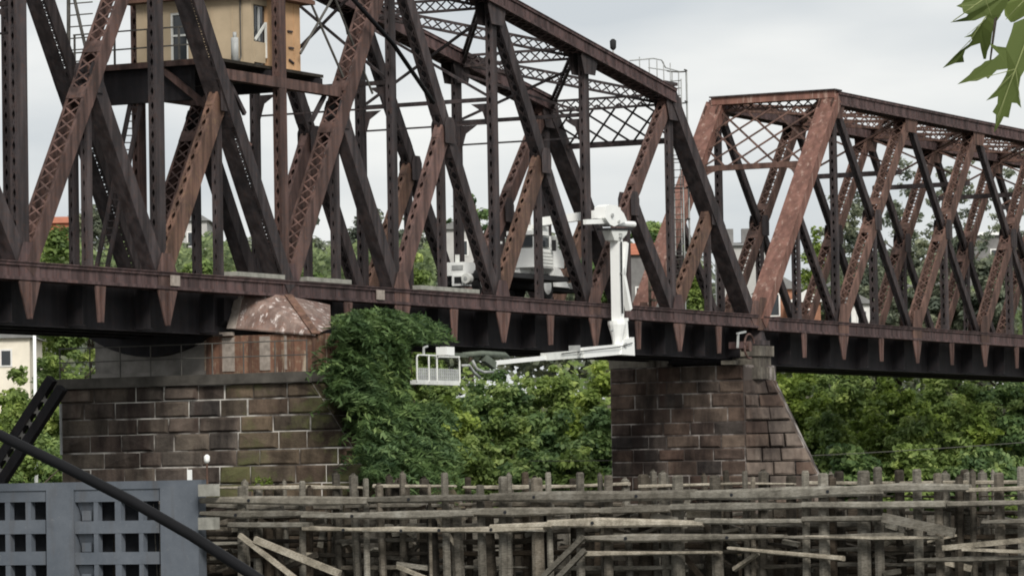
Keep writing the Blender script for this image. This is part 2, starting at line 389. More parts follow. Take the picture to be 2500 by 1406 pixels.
# bottom chord: two webs, cover below, in lengths between the main nodes
def chord_bar(T, name, s0, s1, z0_, z1_, b, h, mat, top=False, lace_low=True, lip=0.14):
    P = Vector((s0, 0, z0_)); Q = Vector((s1, 0, z1_)); a = (Q - P).normalized(); q = Vector((-a.z, 0, a.x))
    mb = MB(); side = Vector((0, 1, 0))
    for sg in (-1, 1):
        mb.beam(P + side * sg * (b / 2), Q + side * sg * (b / 2), 0.05, h, q)
        for qs in (-1, 1):
            e = side * sg * (b / 2 + 0.06) + q * qs * (h / 2 - 0.05)
            mb.beam(P + e, Q + e, 0.07, 0.1, q)
    mb.beam(P + q * (h / 2 + 0.02), Q + q * (h / 2 + 0.02), b + lip * 2, 0.035, q)
    Lc = (Q - P).length
    for tt in (0.2, 0.5, 0.8):
        for sg in (-1, 1):
            c = P + a * (Lc * tt - 0.28) + side * sg * (b / 2 + 0.032); mb.beam(c, c + a * 0.56, 0.014, h - 0.2, q)
    for tt in np.arange(0.06, 0.99, 0.11):
        c = P + a * Lc * tt - side * (b / 2 + 0.034); mb.beam(c, c + a * 0.06, 0.016, h - 0.2, q)
    ob = T.part(name, mb, mat)
    lb = MB(); lattice(lb, P, Q, side, b / 2, -q * (h / 2 - 0.01), 0.6)
    T.sub('lacing', lb, mat, ob, stuff=True)
    return ob
for k in range(-3, 7):
    e1 = 0.0 if k < 6 else 0.15
    near.append(chord_bar(SW, 'bottom_chord', k * L1 + 0.004, (k + 1) * L1 - 0.004 + e1, ZB, ZB, 0.6, 0.56, M['chord']))
for k in range(-2, 6):
    z_a = TZ[max(k, 4 - k)] if max(k, 4 - k) in TZ else 26.7
    z_b = TZ[max(k + 1, 3 - k)] if max(k + 1, 3 - k) in TZ else 26.7
    near.append(chord_bar(SW, 'top_chord', k * L1 + 0.004, (k + 1) * L1 - 0.004, z_a, z_b, 0.7, 0.6, M['chord'], lip=0.12))
def mid(a, b, t=0.5): return (a[0] + (b[0] - a[0]) * t, a[1] + (b[1] - a[1]) * t)
def both(fn, k0, k1):  # run a builder for panel k0-k1 and for its mirror about the pivot
    fn(lambda k: k); fn(lambda k: 4 - k)
# main diagonals
for kb, kt, b, h, nm, cov in ((2, 3, 0.54, 0.78, 'diagonal', None), (4, 3, 0.44, 0.56, 'diagonal', None), (5, 4, 0.42, 0.55, 'diagonal', None),
                              (5, 6, 0.42, 0.58, 'diagonal', None), (7, 6, 0.62, 0.72, 'end_post', '+')):
    for mk in (lambda k: k, lambda k: 4 - k):
        light = (mk(kt) > mk(kb))            # rising to the right: sky-lit face turned to us, so the lit steel colour
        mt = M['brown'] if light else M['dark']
        bb, hh = b, h
        if not light and kb == 2: bb = 0.58
        if kb == 2 and not light: bb, hh = 0.78, 0.6
        if kb == 2 and light: bb, hh = 0.68, 0.66
        if mk(kb) == 0 and light: bb, hh = 0.72, 0.56
        sl = 0.15 if (kb == 2 and not light) else None
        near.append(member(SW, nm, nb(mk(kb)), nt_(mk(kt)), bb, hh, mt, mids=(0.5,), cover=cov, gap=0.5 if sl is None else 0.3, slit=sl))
# lower half-diagonals and the hangers from their meeting point
SUB = {2.5: ((2, 3), 3), 3.5: ((4, 3), 3), 4.5: ((5, 4), 4), 5.5: ((5, 6), 6), 6.5: ((7, 6), 6)}
for key, ((kb, kt), ks) in SUB.items():
    for mk in (lambda k: k, lambda k: 4 - k):
        c = mid(nb(mk(kb)), nt_(mk(kt)))
        s0 = nb(mk(ks)); rising = c[0] > s0[0]
        b, h = (0.34, 0.74) if rising else (0.5, 0.62)
        if key == 6.5: b, h = 0.36, 0.7
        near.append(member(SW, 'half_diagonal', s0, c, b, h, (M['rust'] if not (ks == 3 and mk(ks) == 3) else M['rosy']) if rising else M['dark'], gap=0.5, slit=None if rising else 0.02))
        near.append(member(SW, 'hanger', (c[0], ZB), c, 0.24, 0.34, M['dark'], o=0.15, gap=0.5, batten=0.3))
        # gusset where they meet
        near.append(gusset(SW, c[0], c[1], [(-0.4, -0.62), (0.4, -0.62), (0.42, 0.1), (0.25, 0.4), (-0.25, 0.4), (-0.42, 0.1)], M['dark'], 0.6))
# vertical posts
PW = {0: (0.3, 0.62), 1: (0.3, 0.55), 2: (0.3, 0.5), 3: (0.24, 0.42), 4: (0.3, 0.42), 5: (0.26, 0.48), 6: (0.24, 0.42)}
for k in range(-2, 7):
    b, h = PW.get(k, (0.34, 0.42))
    zt = nt_(k)[1] if (k in TZ or 4 - k in TZ) else 22
    near.append(member(SW, 'post', nb(k), (k * L1, zt), b, h, M['brown'] if k == 2 else M['dark'], gap=0.5, batten=0.35))
for k in range(-3, 8):
    near.append(gusset(SW, k * L1, ZB, [(-0.55, -0.3), (0.55, -0.3), (0.6, 0.36), (0.3, 0.95), (-0.3, 0.95), (-0.6, 0.36)], M['brown'] if k % 2 else M['chord'], 0.68))
for k in range(-2, 7):
    z_ = nt_(k)[1]
    near.append(gusset(SW, k * L1, z_, [(-0.5, -1.05), (0.5, -1.05), (0.8, -0.3), (0.7, 0.0), (-0.7, 0.0), (-0.8, -0.3)], M['dark'], 0.6))
copy_far(SW, near)
# brackets under the near bottom chord (big at the nodes, narrow half way), and on the far one
brk = []
def bracket(T, s, big, mat):
    a, c = (0.62, 0.13) if big else (0.31, 0.17)
    mb = MB(); z1, z2 = 12.24, 11.03
    mb.hexa([(s - c, -0.36, z2), (s + c, -0.36, z2), (s + c, -0.31, z2), (s - c, -0.31, z2), (s - a, -0.36, z1), (s + a, -0.36, z1), (s + a, -0.31, z1), (s - a, -0.31, z1)])
    rb = MB(); rb.box((s - 0.03, -0.42, z2 + 0.03), (s + 0.03, -0.362, z1 - 0.05))
    ob = T.part('hanger_bracket', mb, mat); T.sub('stiffener', rb, mat, ob); return ob
for k2 in range(-6, 14):
    if k2 in (-6,): continue
    if 3 <= k2 <= 4: continue
    brk.append(bracket(SW, k2 * L1 / 2, k2 % 2 == 0, M['brown']))
# floor system
for k2 in range(-6, 15):
    mb = MB(); s = k2 * L1 / 2
    if k2 == 14: s -= 0.3
    mb.box((s - 0.02, 0.36, 10.98), (s + 0.02, 5.64, 12.6)); mb.box((s - 0.16, 0.36, 10.94), (s + 0.16, 5.64, 10.978)); mb.box((s - 0.16, 0.36, 12.602), (s + 0.16, 5.64, 12.64))
    SW.part('floor_beam', mb, M['girder'])
for o_ in (1.0, 2.2, 3.8, 5.0):
    mb = MB(); s0, s1 = -3 * L1 + 0.2, 7 * L1 - 0.5
    mb.box((s0, o_ - 0.015, 10.92), (s1, o_ + 0.015, 12.68)); mb.box((s0, o_ - 0.16, 10.88), (s1, o_ + 0.16, 10.918)); mb.box((s0, o_ - 0.16, 12.682), (s1, o_ + 0.16, 12.72))
    SW.part('stringer', mb, M['girder'])
mb = MB()
x = -3 * L1
while x < 7 * L1 - 0.4:
    mb.box((x, 0.75, 12.724), (x + 0.24, 5.25, 12.93)); x += 0.42
SW.part('deck_ties', mb, M['woodD'], stuff=True)
for o_ in (2.28, 3.72):
    mb = MB(); mb.box((-3 * L1, o_ - 0.035, 12.934), (7 * L1 - 0.3, o_ + 0.035, 13.09)); SW.part('rail', mb, M['chord'])
# fish-belly loading girder over the pivot
mb = MB(); poly = []
for i in range(13):
    t = i / 12; poly.append((13.9, 0.7 + 6.3 * t, 11.4 - 1.2 * math.sin(PI * t) ** 0.8))
poly += [(13.9, 7.0, 12.2), (13.9, 0.7, 12.2)]
mb.prism(poly, (0.5, 0, 0)); SW.part('loading_girder', mb, M['girder'])
# splice plates and boards on the near chord
for px, py in ((429, 691), (930, 722)):
    s, z = st(px, py, -0.45); mb = MB(); mb.box((s - 0.28, -0.46, ZB - 0.16), (s + 0.28, -0.405, ZB + 0.2)); SW.part('splice_plate', mb, M['patch'])
for s0, s1, w_ in ((12.9, 16.3, 0.5), (17.9, 21.2, 0.5), (26.6, 31.5, 0.35)):
    mb = MB(); mb.box((s0, -0.42, ZB + 0.34), (s1, -0.42 + w_, ZB + 0.5)); SW.part('walkway_board', mb, M['paleboard'])
# top laterals: struts from truss to truss and crossed braces between them
for k in range(-2, 7):
    z = nt_(k)[1]
    across(SW, 'top_strut', (k * L1, 0.36, z - 0.1), (k * L1, 5.64, z - 0.1), 0.14, 0.55, M['dark'])
    if k < 6:
        z2 = nt_(k + 1)[1]
        across(SW, 'top_lateral', (k * L1, 0.36, z + 0.02), ((k + 1) * L1, 5.64, z2 + 0.02), 0.12, 0.5, M['dark'])
        across(SW, 'top_lateral', (k * L1, 5.64, z - 0.06), ((k + 1) * L1, 0.36, z2 - 0.06), 0.12, 0.5, M['dark'])
# sway frames at the posts
for k in range(-2, 6):
    zt = nt_(k)[1]; s = k * L1; zs = 20.75 if k in (3, 4, 5) else 21.3
    if k in (1, 2): continue
    across(SW, 'sway_strut', (s, 0.2, zs), (s, 5.8, zs), 0.14, 0.16, M['dark'], lace=False)
    across(SW, 'sway_rod', (s + 0.1, 0.2, zs - 0.95), (s + 0.1, 5.8, zs - 0.95), 0.07, 0.07, M['dark'], lace=False)
    across(SW, 'sway_brace', (s, 0.2, zs + 0.15), (s, 5.8, zt - 0.6), 0.1, 0.1, M['dark'], lace=False)
    across(SW, 'sway_brace', (s + 0.11, 5.8, zs + 0.15), (s + 0.11, 0.2, zt - 0.6), 0.1, 0.1, M['dark'], lace=False)
    for o1, sg in ((0.2, 1), (5.8, -1)):
        mb = MB(); mb.prism([(s - 0.02, o1, zs - 0.16), (s - 0.02, o1 + sg * 0.75, zs - 0.16), (s - 0.02, o1 + sg * 0.22, zs - 0.5), (s - 0.02, o1, zs - 1.2)], (0.04, 0, 0))
        SW.part('knee_bracket', mb, M['dark'])
# portal of the swing span: lattice in the plane of the end posts
def portal(T, pb, pt, f0_, f1_, mat, n=5, strut=0.24, bar=0.09):
    P = lambda t, o_: Vector((pb[0] + (pt[0] - pb[0]) * t, o_, pb[1] + (pt[1] - pb[1]) * t))
    nrm = (P(1, 0) - P(0, 0)).cross(Vector((0, 1, 0))).normalized()
    across(T, 'portal_strut', P(f0_, 0.35), P(f0_, 5.65), strut, strut, mat, lace=False)
    ln = (P(f1_, 0) - P(f0_, 0)).length; gx_ = 5.3 / n; rows = max(1, round(ln / gx_))
    for sg in (0, 1):
        for i in range(-rows, n):
            # bars rising across the bridge; clipped to the panel
            a0, b0 = i, 0; a1, b1 = i + rows, rows
            if a0 < 0: b0 = -a0; a0 = 0
            if a1 > n: b1 = b1 - (a1 - n); a1 = n
            if a1 - a0 < 0.4: continue
            X = lambda a, b: P(f0_ + (f1_ - f0_) * b / rows, (0.35 + a * gx_) if sg == 0 else (5.65 - a * gx_)) + nrm * (0.05 * sg)
            mb = MB(); mb.beam(X(a0, b0), X(a1, b1), bar, 0.04, nrm); T.part('portal_bar', mb, mat)
portal(SW, nb(7), nt_(6), 0.815, 0.985, M['dark'], 5)
portal(SW, nb(-3), nt_(-2), 0.815, 0.985, M['dark'], 5)
mb = MB(); a_ = st(822, -46, -0.75); b_ = st(1072, 250, -0.75); c_ = st(960, 108, -0.75)
mb.tube([(a_[0], -0.75, a_[1]), (c_[0], -0.75, c_[1]), (b_[0], -0.5, b_[1])], 0.085, 8); SW.part('bracing_rod', mb, M['cablem'], smooth=True)
# bearing cap on the end of the top chord
mb = MB(); s6 = 6 * L1
mb.box((s6 - 1.2, -0.45, 22.6), (s6 + 0.1, 0.45, 22.74)); mb.box((s6 - 0.8, -0.36, 22.4), (s6 - 0.05, 0.36, 22.595)); SW.part('cap_plate', mb, M['dark'])
# operator platform on the bridge
mb = MB(); mb.box((12.6, -0.16, 19.85), (21.3, 0.16, 20.22)); SW.part('platform_beam', mb, M['brown'])
mb = MB(); mb.box((12.6, 5.84, 19.85), (21.3, 6.16, 20.22)); SW.part('platform_beam', mb, M['brown'])
for s_ in (13.3, 16.6, 20.2):
    mb = MB(); mb.box((s_ - 0.15, 1.5 if s_ < 14 else 0.2, 19.25 if s_ < 14 else 20.1), (s_ + 0.15, 6.3 if s_ < 14 else 5.8, 20.5)); SW.part('platform_girder', mb, M['girder'])
mb = MB(); mb.box((13.0, 0.3, 20.55), (20.6, 6.6, 20.66)); SW.part('platform_floor', mb, M['woodD'])
mb = MB(); mb.box((12.86, 0.3, 20.45), (12.995, 6.6, 20.66)); SW.part('platform_edge', mb, M['brown'])
for (p, q) in (((13.2, 1.0, 19.3), (14.8, 0.1, 17.6)), ((13.0, 2.6, 20.4), (13.0, 0.3, 18.6))):
    mb = MB(); mb.beam(p, q, 0.2, 0.2); SW.part('platform_brace', mb, M['brown'])
for s_ in (13.4, 20.3):                      # knee braces to the near truss
    mb = MB(); mb.beam((s_, 0.1, 19.85), (s_ + (1.1 if s_ < 15 else -1.1), 0.1, 18.75), 0.12, 0.16); SW.part('platform_brace', mb, M['dark'])
mb = MB()
for o_, z1_ in ((0.6, 21.85), (1.9, 21.85), (3.2, 21.85), (4.6, 21.85), (6.3, 21.85)): mb.beam((13.05, o_, 20.66), (13.05, o_, z1_), 0.06, 0.06)
for z_ in (21.2, 21.85): mb.beam((13.05, 0.55, z_), (13.05, 6.35, z_), 0.05, 0.05)
SW.part('platform_railing', mb, M['railm'])
for dx in (0, 26):
    a_ = so(322 + dx, 236, 13.3); b_ = so(236 + dx * 1.0, 652, 13.3); mb = MB(); mb.beam((13.3, a_[0], a_[1]), (13.3, b_[0], b_[1]), 0.09, 0.16); SW.part('stair_stringer', mb, M['dark'])
for i in range(24):
    tt = (i + 0.5) / 24; a_ = so(322 - 86 * tt, 236 + 416 * tt, 13.3); b_ = so(348 - 86 * tt, 236 + 416 * tt, 13.3)
    mb = MB(); mb.beam((13.3, a_[0], a_[1]), (13.3, b_[0], b_[1]), 0.07, 0.04); SW.part('stair_tread', mb, M['dark'])
mb = MB(); mb.tube([(13.1, 6.6, 20.66), (13.1, 6.55, 24.5)], 0.07); mb.tube([(13.1, 6.6, 24.3), (13.1, 5.7, 20.7)], 0.06)
for i in range(6): mb.beam((13.1, 5.55, 20.9 + i * 0.42), (13.1, 6.5, 20.9 + i * 0.42), 0.05, 0.04)
SW.part('ladder_frame', mb, M['railm'])
for q_ in (((18.6, 0.3, 24.5), (21.6, 0.0, 20.6)), ((21.8, 0.0, 24.4), (18.9, 0.3, 21.3)), ((20.0, 0.1, 25.0), (23.8, 0.0, 20.2))):
    mb = MB(); mb.tube(q_, 0.05); SW.part('guy_rod', mb, M['railm'])

# ================================================================ the fixed span
S0, L2 = 59.68, 9.68
FX = Thing('fixed_span', 'red-brown parallel chord truss span beyond the swing span, with a pale pink end portal', 'bridge span', (85, 3, 11.0))
near = []
ZT2 = 23.5
def fb(k): return (S0 + k * L2, ZB - 0.08)
def ft(k): return (S0 + k * L2, ZT2)
NP = 7
for k in range(NP):
    near.append(chord_bar(FX, 'bottom_chord', fb(k)[0] + 0.004, fb(k + 1)[0] - 0.004, ZB - 0.08, ZB - 0.08, 0.6, 0.6, M['chord']))
for k in range(1, NP - 1):
    near.append(chord_bar(FX, 'top_chord', fb(k)[0] + 0.004, fb(k + 1)[0] - 0.004, ZT2, ZT2, 0.66, 0.6, M['chord'], lip=0.12))
e1 = member(FX, 'end_post', fb(0), ft(1), 0.8, 0.62, M['pink'], cover='+'); near.append(e1)
near.append(member(FX, 'end_post', fb(NP), ft(NP - 1), 0.8, 0.62, M['pink'], cover='-'))
near.append(member(FX, 'post', fb(1), ft(1), 0.3, 0.3, M['dark']))
near.append(member(FX, 'post', fb(NP - 1), ft(NP - 1), 0.3, 0.3, M['dark']))
for k in range(0, NP):
    if k in (0, NP - 1):
        a, b = (fb(0), ft(1)) if k == 0 else (fb(NP), ft(NP - 1)); c = mid(a, b)
        q = fb(1) if k == 0 else fb(NP - 1)
        near.append(member(FX, 'half_diagonal', q, c, 0.34, 0.36, M['dark'], lace=True))
    else:
        a, b = fb(k), ft(k + 1); c = mid(a, b)
        near.append(member(FX, 'diagonal', a, b, 0.62, 0.56, M['span2'], gap=0.5, mids=(0.5,)))
        near.append(member(FX, 'counter_diagonal', fb(k + 1), ft(k), 0.28, 0.4, M['dark'], lace=False))
        near.append(gusset(FX, c[0], c[1], [(-0.42, -0.55), (0.42, -0.55), (0.45, 0.1), (0.3, 0.45), (-0.3, 0.45), (-0.45, 0.1)], M['dark'], 0.68))
    near.append(member(FX, 'hanger', (c[0], ZB), c, 0.34, 0.3, M['dark'], gap=0.5, batten=0.3))
for k in range(0, NP + 1):
    near.append(gusset(FX, fb(k)[0], ZB - 0.08, [(-0.6, -0.3), (0.6, -0.3), (0.65, 0.42), (0.42, 1.2), (-0.3, 1.2), (-0.6, 0.42)], M['span2'], 0.72))
    if 1 <= k < NP: near.append(gusset(FX, fb(k)[0], ZT2, [(-0.8, -0.95), (0.5, -0.95), (0.8, -0.25), (0.6, 0.0), (-0.7, 0.0), (-0.9, -0.3)], M['span2'], 0.64))
copy_far(FX, near)
for k2 in range(1, 2 * NP): bracket(FX, S0 + k2 * L2 / 2, k2 % 2 == 0, M['brown'])
for k2 in range(0, 2 * NP + 1):
    mb = MB(); s = S0 + k2 * L2 / 2 + (0.4 if k2 == 0 else 0)
    mb.box((s - 0.02, 0.36, 10.8), (s + 0.02, 5.64, 12.6)); mb.box((s - 0.16, 0.36, 10.76), (s + 0.16, 5.64, 10.798))
    FX.part('floor_beam', mb, M['girder'])
for o_ in (1.0, 2.2, 3.8, 5.0):
    mb = MB(); s0, s1 = S0 + 0.6, S0 + NP * L2
    mb.box((s0, o_ - 0.015, 10.7), (s1, o_ + 0.015, 12.6)); mb.box((s0, o_ - 0.16, 10.66), (s1, o_ + 0.16, 10.698)); mb.box((s0, o_ - 0.16, 12.602), (s1, o_ + 0.16, 12.64))
    FX.part('stringer', mb, M['girder'])
mb = MB(); x = S0 + 0.5
while x < S0 + NP * L2:
    mb.box((x, 0.75, 12.644), (x + 0.24, 5.25, 12.88)); x += 0.42
FX.part('deck_ties', mb, M['woodD'], stuff=True)
for k in range(1, NP):
    across(FX, 'top_strut', (fb(k)[0], 0.36, ZT2 - 0.05), (fb(k)[0], 5.64, ZT2 - 0.05), 0.14, 0.5, M['span2'])
    if k < NP - 1:
        across(FX, 'top_lateral', (fb(k)[0], 0.36, ZT2 + 0.02), (fb(k + 1)[0], 5.64, ZT2 + 0.02), 0.14, 0.42, M['span2'], plane=(0, 0, 1))
        across(FX, 'top_lateral', (fb(k)[0], 5.64, ZT2 - 0.06), (fb(k + 1)[0], 0.36, ZT2 - 0.06), 0.14, 0.42, M['span2'])
    if k > 1:
        across(FX, 'sway_strut', (fb(k)[0], 0.3, 20.6), (fb(k)[0], 5.7, 20.6), 0.2, 0.24, M['dark'], lace=False)
        across(FX, 'sway_brace', (fb(k)[0], 0.3, 20.7), (fb(k)[0], 5.7, 23.2), 0.09, 0.09, M['span2'], lace=False)
        across(FX, 'sway_brace', (fb(k)[0] + 0.1, 5.7, 20.7), (fb(k)[0] + 0.1, 0.3, 23.2), 0.09, 0.09, M['span2'], lace=False)
portal(FX, fb(0), ft(1), 0.705, 0.97, M['span2'], 4, 0.26, 0.1)
portal(FX, fb(NP), ft(NP - 1), 0.705, 0.97, M['span2'], 4, 0.26, 0.1)
# portal head: box across the top with a dark weather plate
mb = MB(); sh = ft(1)[0]
mb.box((sh - 0.5, -0.3, 23.52), (sh + 0.2, 6.1, 23.86)); FX.part('portal_head', mb, M['pink'])
mb = MB(); mb.box((sh - 0.62, -0.42, 23.864), (sh + 0.3, 6.15, 23.93)); FX.part('portal_cap', mb, M['dark'])
for o1, sg in ((0.42, 1), (5.58, -1)):      # curved knee brackets under the lower strut
    pb, pt = fb(0), ft(1); pts = []
    Pp = lambda t, o_: Vector((pb[0] + (pt[0] - pb[0]) * t, o_, pb[1] + (pt[1] - pb[1]) * t))
    for i in range(8):
        a = i / 7 * PI / 2
        pts.append(Pp(0.69 - 0.11 * (1 - math.sin(a)), o1 + sg * 0.8 * (1 - math.cos(a))))
    pts.append(Pp(0.69, o1)); mb = MB(); mb.prism(pts, (0.04, 0, 0.03)); FX.part('knee_bracket', mb, M['span2'])
# bearings of the two spans on the pier
for o_ in (0, 6):
    mb = MB(); mb.box((59.1, o_ - 0.45, 11.5), (60.2, o_ + 0.45, 11.72)); mb.hexa([(59.3, o_ - 0.35, 11.724), (60.0, o_ - 0.35, 11.724), (60.0, o_ + 0.35, 11.724), (59.3, o_ + 0.35, 11.724), (59.5, o_ - 0.3, 12.2), (59.85, o_ - 0.3, 12.2), (59.85, o_ + 0.3, 12.2), (59.5, o_ + 0.3, 12.2)])
    FX.part('bearing_shoe', mb, M['dark'])

# ================================================================ masonry
def masonry(T, c00, c10, c01, c11, rows, wid, mats, proud=0.05, sd=0, weights=None, gapx=0.06, jit=0.2):
    """Stones on the face c00 (bottom start) c10 (bottom end) c01/c11 (top); each stone its own part."""
    R = random.Random(sd); c00, c10, c01, c11 = map(Vector, (c00, c10, c01, c11))
    pt = lambda u, v: (c00 * (1 - u) + c10 * u) * (1 - v) + (c01 * (1 - u) + c11 * u) * v
    nrm = (c10 - c00).cross(c01 - c00).normalized()
    hts = [R.uniform(0.9, 1.1) for _ in range(rows)]; tot = sum(hts); acc = 0
    for i in range(rows):
        v0 = acc / tot; acc += hts[i]; v1 = acc / tot
        ln_ = lambda v: (pt(1, v) - pt(0, v)).length
        rl = ln_((v0 + v1) / 2); rh = (pt(0.5, v1) - pt(0.5, v0)).length; rl0 = min(ln_(v0), ln_(v1))
        n = max(1, round(rl / wid)); cuts = [0]
        for j in range(1, n): cuts.append(min(rl0 - 0.25, (j + (0.25 if i % 2 else -0.2) + R.uniform(-jit, jit)) / n * rl))
        cuts.append(None)
        for j in range(n):
            g = gapx * 0.5; gv = gapx / rh * 0.5 * (v1 - v0)
            w0, w1 = v0 + gv * R.uniform(0.4, 1.6), v1 - gv * R.uniform(0.4, 1.6)
            gl_, gr_ = g * R.uniform(0.3, 1.7), g * R.uniform(0.3, 1.7)
            q = []
            for (side_, v) in ((0, w0), (1, w0), (1, w1), (0, w1)):
                c_ = cuts[j + side_]; q.append((((c_ if c_ is not None else ln_(v)) + (gl_ if side_ == 0 else -gr_)) / ln_(v), v))
            bu, bv = min(0.07, (q[1][0] - q[0][0]) * rl * 0.2) / rl, 0.07 / rh * (v1 - v0)
            pr = proud * R.uniform(0.3, 2.2)
            mb = MB()
            back = [pt(*a) - nrm * 0.12 for a in q]; mid_ = [pt(*a) + nrm * 0.012 for a in q]
            inn = [pt(a[0] + (bu if ai in (0, 3) else -bu), a[1] + (bv if ai < 2 else -bv)) + nrm * (pr * R.uniform(0.3, 1.6)) for ai, a in enumerate(q)]
            cen = pt((q[0][0] + q[1][0] + q[2][0] + q[3][0]) / 4 + R.uniform(-.15, .15) * (q[1][0] - q[0][0]), (w0 + w1) / 2) + nrm * pr * R.uniform(0.6, 1.25)
            fs = [(8 + k, 8 + (k + 1) % 4, 12) for k in range(4)]
            for k in range(4): fs += [(k, (k + 1) % 4, 4 + (k + 1) % 4, 4 + k), (4 + k, 4 + (k + 1) % 4, 8 + (k + 1) % 4, 8 + k)]
            mb.add(back + mid_ + inn + [cen], fs)
            T.part('stone', mb, mats(cuts[j], R) if callable(mats) else R.choice(mats))
def core(T, rings, mat, name='core'):   # stacked polygons (same count) -> closed solid
    mb = MB(); n = len(rings[0]); vs = [p for r in rings for p in r]
    fs = [tuple(reversed(range(n))), tuple(range((len(rings) - 1) * n, len(rings) * n))]
    for i in range(len(rings) - 1):
        for j in range(n): fs.append((i * n + j, i * n + (j + 1) % n, (i + 1) * n + (j + 1) % n, (i + 1) * n + j))
    mb.add(vs, fs); return T.part(name, mb, mat)

# ---- pivot pier: rectangular shaft with a battered nose towards us
PV = Thing('pivot_pier', 'broad brown stone pier with mossy battered nose, under the rusty drum and the control cabin', 'bridge pier', (17, 3, 0))
sa, sb, oa, ob_ = 12.8, 18.3, 0.0, 6.9
nose = lambda z: -3.35 - (9.25 - z) * 0.69
e = 0.004
core(PV, [[(sa + e, ob_ - e, z), (sa + e, nose(z) + e * 2, z), (sb - e, nose(z) + e * 2, z), (sb - e, ob_ - e, z)] for z in (0.0, 9.1)], M['mortar'])
masonry(PV, (sa, ob_, 0), (sa, nose(0), 0), (sa, ob_, 9.1), (sa, nose(9.1), 9.1), 16, 1.38, lambda x, R: M['stoneA'] if x < 6.6 + R.uniform(-1.6, 1.0) else M['stoneM'], 0.06, 3, gapx=0.05)
masonry(PV, (sa, nose(0), 0), (sb, nose(0), 0), (sa, nose(9.1), 9.1), (sb, nose(9.1), 9.1), 15, 1.6, [M['stoneM']], 0.06, 6)
mb = MB(); mb.prism([(12.55, 7.2, 9.104), (12.55, -3.6, 9.104), (18.0, -3.6, 9.104), (18.55, -3.0, 9.104), (18.55, 7.2, 9.104)], (0, 0, 0.36)); PV.part('cap_slab', mb, M['cap'])
mb = MB(); mb.box((14.3, 1.76, 9.468), (18.2, 6.4, 10.9)); PV.part('drum_wall', mb, M['drumgrey'])
for z_ in (9.6,): 
    mb = MB(); mb.box((14.12, 1.7, 9.468), (14.295, 6.45, 9.66)); PV.part('drum_ledge', mb, M['drumgrey'])
mb = MB(); mb.box((14.25, -2.8, 9.468), (18.2, 1.755, 10.86)); PV.part('rust_drum', mb, M['drumrust'])
for i, o_ in enumerate((1.6, 1.05, -0.15, -1.9, -2.75)):
    mb = MB(); mb.box((14.2, o_ - 0.05, 9.47), (14.248, o_ + 0.05, 10.84)); PV.part('drum_rib', mb, M['rust'])
for o_, w_ in ((0.75, 0.5), (-0.75, 0.42), (-1.6, 0.09)):
    mb = MB(); mb.box((14.215, o_ - w_ / 2, 9.6), (14.248, o_ + w_ / 2, 10.8)); PV.part('drum_panel', mb, M['patch'])
for s_ in (15.4, 16.7, 17.9):
    mb = MB(); mb.box((s_ - 0.05, -2.848, 9.47), (s_ + 0.05, -2.802, 10.84)); PV.part('drum_rib', mb, M['rust'])
# sheet hood over the drum corner: two sloping sheets meeting on a hip
_p = lambda x, y, s: (s, *so(x, y, s))
_q = lambda x, y, o: (lambda r: (r[0], o, r[1]))(st(x, y, o))
h0 = _p(568, 800, 14.1); h1 = _p(770, 816, 14.1); t0 = _p(583, 712, 14.9); t1 = _p(703, 722, 15.9); t2 = _q(806, 744, -0.75); h2 = _q(808, 800, -2.9)
mb = MB(); mb.prism([h0, h1, t1, t0], (0.02, 0, -0.05)); PV.part('hood_sheet', mb, M['hood'])
mb = MB(); mb.prism([h1, h2, t2, t1], (0.0, 0.03, -0.05)); PV.part('hood_sheet', mb, M['hood'])
mb = MB(); mb.beam(Vector(h1) + Vector((0, -0.02, 0.03)), Vector(t1) + Vector((0, -0.02, 0.03)), 0.3, 0.04); PV.part('hood_hip', mb, M['rust'])
mb = MB(); mb.prism([_p(553, 802, 14.0), _p(574, 802, 14.0), _p(592, 722, 14.75), _p(571, 734, 14.7)], (0.04, 0, 0)); PV.part('flashing_strip', mb, M['patch'])
mb = MB(); mb.box((14.0, 0.5, 10.863), (14.24, 1.25, 10.99)); PV.part('flashing_strip', mb, M['patch'])
# low railing along the cap edge
mb = MB()
for o_ in np.linspace(-3.3, 6.9, 9): mb.tube([(12.75, o_, 9.468), (12.75, o_, 10.55)], 0.025, 5)
for z_ in (10.05, 10.55): mb.tube([(12.75, -3.35, z_), (12.75, 6.95, z_)], 0.022, 5)
PV.part('cap_railing', mb, M['railm'])

# ---- rest pier between the two spans
RP = Thing('rest_pier', 'dark red-brown stone pier with sloping cutwater, carrying the ends of both truss spans', 'bridge pier', (60, 3, 0))
sa, sb, oa, ob_ = 58.3, 62.0, 0.05, 6.75
nose = lambda z: -0.55 - max(0, 9.95 - z) * 0.5
core(RP, [[(sa + e, ob_ - e, z), (sa + e, oa + e, z), (60.1, nose(z) + e * 1.6, z), (sb - e, oa + e, z), (sb - e, ob_ - e, z)] for z in (0.0, 9.95, 10.6)], M['mortarD'])
masonry(RP, (sa, ob_, 0), (sa, oa, 0), (sa, ob_, 10.6), (sa, oa, 10.6), 17, 1.22, [M['stoneB']], 0.045, 11)
masonry(RP, (sa, oa, 0), (60.1, nose(0), 0), (sa, oa, 9.95), (60.1, nose(9.95), 9.95), 16, 1.0, [M['stoneC'], M['stoneC'], M['stoneB']], 0.05, 12)
masonry(RP, (60.1, nose(0), 0), (sb, oa, 0), (60.1, nose(9.95), 9.95), (sb, oa, 9.95), 16, 1.1, [M['stoneC'], M['stoneB']], 0.05, 13)
